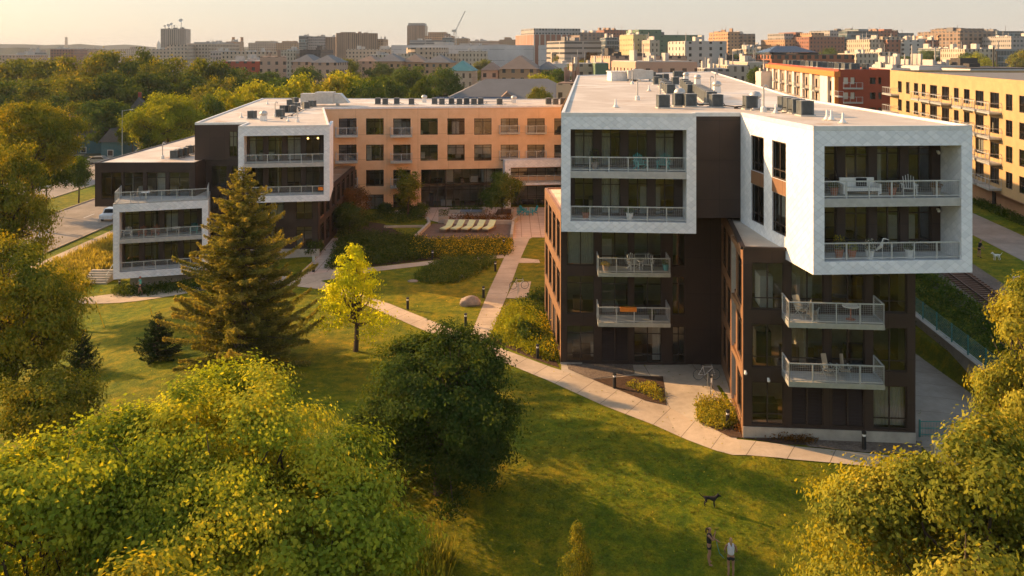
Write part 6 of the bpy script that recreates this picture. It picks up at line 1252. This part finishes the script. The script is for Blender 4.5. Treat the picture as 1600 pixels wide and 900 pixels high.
# ---------------------------------------------------------------- street side
def car(mat='car_silver'):
    o = thing('parked_car', 'x', 'car'); m = MB(); pr = [(-2.2, .35), (-2.2, .8), (-2.05, .95), (-1.2, 1.0), (-.7, 1.5), (1.2, 1.55), (1.9, 1.05), (2.2, .95), (2.25, .4)]
    for s in (-1,):
        k = len(m.v); n = len(pr); m.v += [(x, -.88, z) for x, z in pr] + [(x, .88, z) for x, z in pr]; m.f.append(tuple(range(k, k + n))); m.m.append(0); m.f.append(tuple(range(k + 2 * n - 1, k + n - 1, -1))); m.m.append(0)
        for i in range(n): j = (i + 1) % n; m.f.append((k + i, k + n + i, k + n + j, k + j)); m.m.append(0)
    m.build('body', mat, o); g = [(-1.05, 1.03), (-.66, 1.42), (1.15, 1.47), (1.65, 1.05)]
    for y in (-.892, .892): m = MB(); m.poly([(x, y, z) for x, z in g]); m.build('side_window', 'car_glass', o)
    m = MB(); m.poly([(-1.19, -.75, 1.02), (-1.19, .75, 1.02), (-.74, .7, 1.49), (-.74, -.7, 1.49)]); m.build('windscreen', 'car_glass', o)
    for x in (-1.4, 1.4):
        for y in (-.8, .8):
            m = MB(); m.tube([(0, -.1, 0), (0, .1, 0)], .33, 14); w = m.build('wheel', 'rubber', o, (x, y, .33)); m = MB(); s = -1 if y < 0 else 1; m.tube([(0, s * .1, 0), (0, s * .108, 0)], .19, 10); m.build('rim', 'galvanised', w)
    for y in (-.65, .65): m = MB(); m.box(-2.225, -2.19, y - .15, y + .15, .66, .8); m.build('headlight', 'white_plastic', o)
    return o
def gxy(px, Y): X = Xp(px, Y); return (X, Y, float(tz(X, Y)) + .03)
first_or_dup(PR, 'c1', lambda: car('car_silver'), 'silver car parked before the teal house', gxy(152, 178), .05)
first_or_dup(PR, 'c2', lambda: car('car_white'), 'white car half hidden behind the left corner of the low white box', (-55.2, 119.5, -2.17), PI / 2)
first_or_dup(PR, 'c2', None, 'white car glimpsed under the lime-yellow tree at its left', gxy(228, 196), .3, 'white cars by the lime-yellow tree'); first_or_dup(PR, 'c2', None, 'white car glimpsed under the lime-yellow tree at its right', gxy(268, 200), .3, 'white cars by the lime-yellow tree')
first_or_dup(PR, 'c3', lambda: car('car_dark'), 'dark car parked left of the silver car', gxy(122, 180), .1)
def lamp(label, px, yt, Y, arm, dbl=False):
    X, Y, z = gxy(px, Y); h = Zy(yt, Y) - z; o = thing('street_lamp', label, 'street lamp', (X, Y, z)); m = MB(); m.tube([(0, 0, 0), (0, 0, h)], [.12, .07], 8); m.build('pole', 'galvanised', o)
    for s in ((1, -1) if dbl else (1,)): m = MB(); m.tube([(0, 0, h - .2), (s * arm * .6, 0, h), (s * arm, 0, h + .05)], .04, 6); m.build('arm', 'galvanised', o); m = MB(); m.box(s * arm - .1, s * arm + .6 * s, -.14, .14, h, h + .12); m.build('lamp_head', 'galvanised', o)
lamp('tall street lamp with bracket standing before the dark houses', 191, 172, 168, 1.6); lamp('short lamp post at the near kerb by the left trees', 62, 292, 93, .5); lamp('thin street lamp behind the left wing roof', 314, 144, 215, 1.2)
X, Y, z = gxy(109, 172); o = thing('utility_pole', 'wooden utility pole with crossarm among the left trees', 'utility pole', (X, Y, z)); h = Zy(179, Y) - z; m = MB(); m.tube([(0, 0, 0), (0, 0, h)], [.2, .14], 8); m.build('pole', 'timber', o); m = MB(); m.bar((-1.3, 0, h - .4), (1.3, 0, h - .4), .12, .12); m.build('crossarm', 'timber', o); m = MB(); m.lathe([(0, h - 3.2), (.25, h - 3.2), (.25, h - 2.3), (0, h - 2.3)], c=(-.4, 0), n=10); m.build('transformer', 'galvanised', o)
m = MB(); m.tube([(-2.6, 0, 0), (-1.2, 0, -.2), (0, 0, 0)][::-1], .01, 3)
o = thing('road_sign', 'dark diamond-shaped back of a road sign by the median tree', 'sign', gxy(68, 112)); m = MB(); m.bar((0, 0, 0), (0, 0, 2.6), .06, .06); m.build('post', 'galvanised', o); m = MB(); m.poly([(-.5, -.04, 2.4), (0, -.04, 1.9), (.5, -.04, 2.4), (0, -.04, 2.9)]); m.poly([(-.5, -.06, 2.4), (0, -.06, 2.9), (.5, -.06, 2.4), (0, -.06, 1.9)]); m.build('sign_plate', 'black_metal', o)
for lab, p, q in (('bright yellow wire guard leaning on the left lawn', (163, 512), (147, 474)), ('thin yellow wire guard above the small dark spruce', (240, 500), (232, 482))):
    a = Vector(G(*p)); Y = a.y; b = Vector((Xp(q[0], Y), Y + .3, Zy(q[1], Y))); m = MB(); m.tube([(0, 0, 0), b - a], .045, 6); o = m.build('wire_guard', 'yellow_plastic', None, a); tag(o, lab, 'wire guard')
# steps beside the low left box
o = thing('concrete_steps', 'concrete steps with rail climbing the grassy bank beside the low left box', 'steps', (-41.6, 86, -2.2))
for i in range(6): m = MB(); m.box(-1.2, 1.2, i * .35, i * .35 + .36, 0, .16 * (i + 1)); m.build('step', 'plinth_concrete', o)
m = MB(); m.bar((1.2, 0, .9), (1.2, 2.1, 1.9), .05, .05); m.bar((1.2, 0, 0), (1.2, 0, .9), .05, .05); m.bar((1.2, 2.1, .9), (1.2, 2.1, 1.9), .05, .05); m.build('handrail', 'galvanised', o)
# ---------------------------------------------------------------- people and dogs
def skin(name, V, E, mat, parent=None, sub=2):
    """V: {key: (x,y,z,r)} first key is the root"""
    keys = list(V); me = bpy.data.meshes.new(name); me.from_pydata([V[k][:3] for k in keys], [(keys.index(a), keys.index(b)) for a, b in E], [])
    o = bpy.data.objects.new(name, me); COL.objects.link(o); md = o.modifiers.new('s', 'SKIN'); md.use_smooth_shade = True; sb = o.modifiers.new('d', 'SUBSURF'); sb.levels = sub; sb.render_levels = sub
    for i, k in enumerate(keys):
        r = V[k][3]; me.skin_vertices[0].data[i].radius = r if isinstance(r, tuple) else (r, r); me.skin_vertices[0].data[i].use_root = i == 0
    dg = bpy.context.evaluated_depsgraph_get(); dg.update(); nm = bpy.data.meshes.new_from_object(o.evaluated_get(dg)); bpy.data.objects.remove(o); nm.materials.clear(); nm.materials.append(MATS[mat]); nm.name = name
    for p in nm.polygons: p.use_smooth = True
    return link(name, nm, parent)
def person(label, loc, rz, arms, stride=0, s=1.0, shirt='white_cloth', shorts='black_cloth', hair='hair_blond', sleeves=False, pony=True, crouch=0, shoes='black_cloth', longhair=False, lean=0):
    o = thing('person', label, 'person', loc, rz); o.scale = (s, s, s)
    V = dict(pel=(0, 0, .93, (.125, .10)), bel=(0, -lean * .3, 1.07, (.115, .085)), che=(0, -lean, 1.27, (.14, .10)), nec=(0, -lean * 1.4, 1.44, (.055, .055)), hb=(0, -.01 - lean * 1.6, 1.53, (.065, .075)), hc=(0, -.015 - lean * 1.8, 1.60, (.078, .098)), ht=(0, -.005 - lean * 1.8, 1.68, (.055, .07)), nose=(0, -.115 - lean * 1.8, 1.58, (.012, .014)))
    E = [('pel', 'bel'), ('bel', 'che'), ('che', 'nec'), ('nec', 'hb'), ('hb', 'hc'), ('hc', 'ht'), ('hc', 'nose')]
    for i, sd_ in enumerate((-1, 1)):
        sh, el, wr = (sd_ * .165, -lean, 1.385), arms[i][0], arms[i][1]; n = 'LR'[i]
        V['sh' + n] = (*sh, .05); V['el' + n] = (*el, .038); V['wr' + n] = (*wr, .026); E += [('che', 'sh' + n), ('sh' + n, 'el' + n), ('el' + n, 'wr' + n)]
        d = (Vector(wr) - Vector(el)).normalized(); pm = Vector(wr) + d * .07; V['pm' + n] = (*pm, (.034, .018)); E.append(('wr' + n, 'pm' + n)); a = Vector((0, 0, 1)) if abs(d.z) < .8 else Vector((0, 1, 0)); q = d.cross(a).normalized(); nrm = d.cross(q)
        for f in range(4):
            t1 = pm + q * (.027 - f * .018) + d * .04; t2 = t1 + d * (.035 - abs(f - 1.3) * .006) + nrm * .015; V['f%d%s' % (f, n)] = (*t1, .009); V['g%d%s' % (f, n)] = (*t2, .007); E += [('pm' + n, 'f%d%s' % (f, n)), ('f%d%s' % (f, n), 'g%d%s' % (f, n))]
        th = Vector(wr) + d * .04 + q * .045 + nrm * .01; V['th' + n] = (*th, .010); E.append(('wr' + n, 'th' + n))
        st = stride * sd_; k = (sd_ * .10, -.03 + st * .55, .50); an = (sd_ * .105, .02 + st, .09 if st <= 0 else .13); V['hp' + n] = (sd_ * .09, 0, .88, (.09, .09)); V['kn' + n] = (*k, .055); V['cf' + n] = (k[0], (k[1] + an[1]) / 2 + .03, .36, .052); V['an' + n] = (*an, .036); V['to' + n] = (an[0], an[1] - .15, an[2] - .055, .03)
        E += [('pel', 'hp' + n), ('hp' + n, 'kn' + n), ('kn' + n, 'cf' + n), ('cf' + n, 'an' + n), ('an' + n, 'to' + n)]
    skin('body', V, E, 'skin', o)
    gr = lambda k, g: (*V[k][:3], tuple(x + g for x in (V[k][3] if isinstance(V[k][3], tuple) else (V[k][3],) * 2)))
    T = {k: gr(k, .034) for k in ('pel', 'bel', 'che')}; ET = [('pel', 'bel'), ('bel', 'che')]; c = V['che']; T['top'] = (c[0], c[1], c[2] + .11, (.115, .10)); ET.append(('che', 'top'))
    for n in 'LR':
        x, y, z, r = V['sh' + n]; T['a' + n] = (x * .72, y, z + .015, .06) if not sleeves else (x, y, z, .062); ET.append(('top', 'a' + n))
        if sleeves: e = Vector(V['el' + n][:3]).lerp(Vector((x, y, z)), .35); T['b' + n] = (*e, .055); ET.append(('a' + n, 'b' + n))
    T['pel'] = (*V['pel'][:3], (.155, .13)); skin('shirt', T, ET, shirt, o)
    Q = {'p': (0, 0, .96, (.145, .125)), 'q': (0, 0, .87, (.17, .145))}; EQ = [('p', 'q')]
    for n in 'LR': h = Vector(V['hp' + n][:3]); k = Vector(V['kn' + n][:3]); e = h.lerp(k, .48); Q['h' + n] = (*h.lerp(k, .1), .125); Q['e' + n] = (*e, .115); EQ += [('q', 'h' + n), ('h' + n, 'e' + n)]
    skin('shorts', Q, EQ, shorts, o)
    hx, hy, hz = V['hc'][:3]; Hh = {'a': (hx, hy + .03, hz + .045, (.105, .10)), 'b': (hx, hy + .06, hz - .03, (.095, .065))}; EH = [('a', 'b')]
    if pony: Hh['c'] = (hx, hy + .13, hz + .02, .045); Hh['d'] = (hx, hy + .16, hz - .12, .042); Hh['e'] = (hx, hy + .14, hz - .24, .012); EH += [('b', 'c'), ('c', 'd'), ('d', 'e')]
    skin('hair', Hh, EH, hair, o)
    for n in 'LR':
        a = V['an' + n]; t = V['to' + n]; skin('shoe', {'a': (a[0], a[1] + .02, a[2] - .045, .045), 'b': (t[0], t[1], t[2], .04)}, [('a', 'b')], shoes, o)
    for sx_ in (-1, 1): m = MB(); m.ball((sx_ * .03, hy - .088, hz + .005), .011, 6); m.build('eye', 'black_metal', o)
    return o
def zg(px, py): X, Y, Z = G(px, py); return (X, Y, Z + .03)
P1_ = person('woman in dark top and black shorts standing in profile, hand at her face', zg(1108, 883), 1.25, (((-.20, -.20, 1.2), (-.05, -.26, 1.46)), ((.22, -.12, 1.12), (.10, -.36, 1.08))), .03, .96, 'black_cloth', 'black_cloth', 'hair_brown', shoes='skin')
P2_ = person('woman in white sleeveless top and black shorts seen from behind on the lawn', zg(1142, 902), 3.0, (((-.26, -.03, 1.12), (-.24, -.22, .98)), ((.26, -.02, 1.12), (.22, -.2, .95))), .02, .98, 'white_cloth', 'black_cloth', 'hair_blond', shoes='skin')
P3_ = person('walker in aqua shirt and pink cap on the left path', zg(219, 462), -1.3, (((-.23, .06, 1.13), (-.2, -.08, .92)), ((.23, -.08, 1.14), (.16, -.3, 1.05))), .16, 1.08, 'aqua_cloth', 'black_cloth', 'pink_cloth', sleeves=True, pony=False)
P4_ = person('person in black bending over a white dog on the grass by the bike path', (44.6, 82.5, 1.3), 1.6, (((-.22, -.25, 1.05), (-.18, -.4, .85)), ((.22, -.25, 1.05), (.16, -.42, .85))), .06, 1.0, 'black_cloth', 'black_cloth', 'hair_brown', sleeves=True, pony=False, lean=.1)
m = MB(); a = Vector(zg(1108, 883)); m.tube([(.30, -.05, 1.02), (.42, -.1, .55), (.62, -.15, .35)], .008, 4); o = m.build('dog_leash', 'teal_plastic', None, a); tag(o, 'teal leash hanging from the hand of the woman in dark top', 'leash')
def dog(label, loc, rz, mat, s=1, sit=False):
    o = thing('dog', label, 'dog', loc, rz); o.scale = (s, s, s)
    V = dict(ch=(0, -.2, .48, (.12, .14)), be=(0, .05, .5, (.095, .10)), ru=(0, .28, .5 if not sit else .28, (.105, .11)), nk=(0, -.36, .62, (.07, .08)), hd=(0, -.44, .72, (.075, .075)), mz=(0, -.58, .68, (.04, .04)), nb=(0, -.64, .67, .028), t1=(0, .42, .5 if not sit else .18, .03), t2=(0, .58, .62 if not sit else .12, .02), t3=(0, .66, .74 if not sit else .1, .012))
    if sit: V['be'] = (0, .02, .38, (.11, .11)); V['ru'] = (0, .18, .2, (.13, .13))
    E = [('ch', 'be'), ('be', 'ru'), ('ch', 'nk'), ('nk', 'hd'), ('hd', 'mz'), ('mz', 'nb'), ('ru', 't1'), ('t1', 't2'), ('t2', 't3')]
    for i, sd_ in enumerate((-1, 1)):
        n = str(i); V['fs' + n] = (sd_ * .09, -.22, .38, .05); V['fk' + n] = (sd_ * .095, -.2, .2, .032); V['fp' + n] = (sd_ * .095, -.23, .03, .03); V['ft' + n] = (sd_ * .095, -.28, .025, .028)
        E += [('ch', 'fs' + n), ('fs' + n, 'fk' + n), ('fk' + n, 'fp' + n), ('fp' + n, 'ft' + n)]
        if not sit: V['hs' + n] = (sd_ * .09, .26, .38, .065); V['hk' + n] = (sd_ * .1, .2, .3, .045); V['hh' + n] = (sd_ * .1, .36, .19, .027); V['hp' + n] = (sd_ * .1, .32, .03, .028); V['ht' + n] = (sd_ * .1, .26, .025, .026)
        else: V['hs' + n] = (sd_ * .1, .2, .2, .08); V['hk' + n] = (sd_ * .14, .06, .22, .05); V['hh' + n] = (sd_ * .13, .2, .06, .03); V['hp' + n] = (sd_ * .13, .1, .03, .028); V['ht' + n] = (sd_ * .13, .0, .025, .026)
        E += [('ru', 'hs' + n), ('hs' + n, 'hk' + n), ('hk' + n, 'hh' + n), ('hh' + n, 'hp' + n), ('hp' + n, 'ht' + n)]
        V['ea' + n] = (sd_ * .06, -.41, .80, .022); V['eb' + n] = (sd_ * .085, -.42, .73, .015); E += [('hd', 'ea' + n), ('ea' + n, 'eb' + n)]
    skin('body', V, E, mat, o); return o
dog('black dog standing on the shaded lawn above the two women', zg(1110, 792), 1.3, 'fur_black', .8, False)
dog('white dog standing beside the bending person', (45.7, 81.5, 1.3), -1.4, 'fur_white', .95); dog('small white dog alone on the grass strip at the right edge', (43.0, 73.8, 1.3), .3, 'fur_white', .75)
# ---------------------------------------------------------------- air
hz_ = MB(); hz_.box(-9200, 9200, -3200, 12200, -11, 84)
m, nt, n, l = newmat('haze'); pv = nt.nodes.new('ShaderNodeVolumePrincipled'); pv.inputs['Color'].default_value = (.80, .86, .92, 1); pv.inputs['Density'].default_value = .00009; pv.inputs['Anisotropy'].default_value = 0
oo = nt.nodes.new('ShaderNodeOutputMaterial'); nt.links.new(pv.outputs[0], oo.inputs[1])
hb = hz_.build('haze', 'haze'); tag(hb, None, None, kind='stuff')
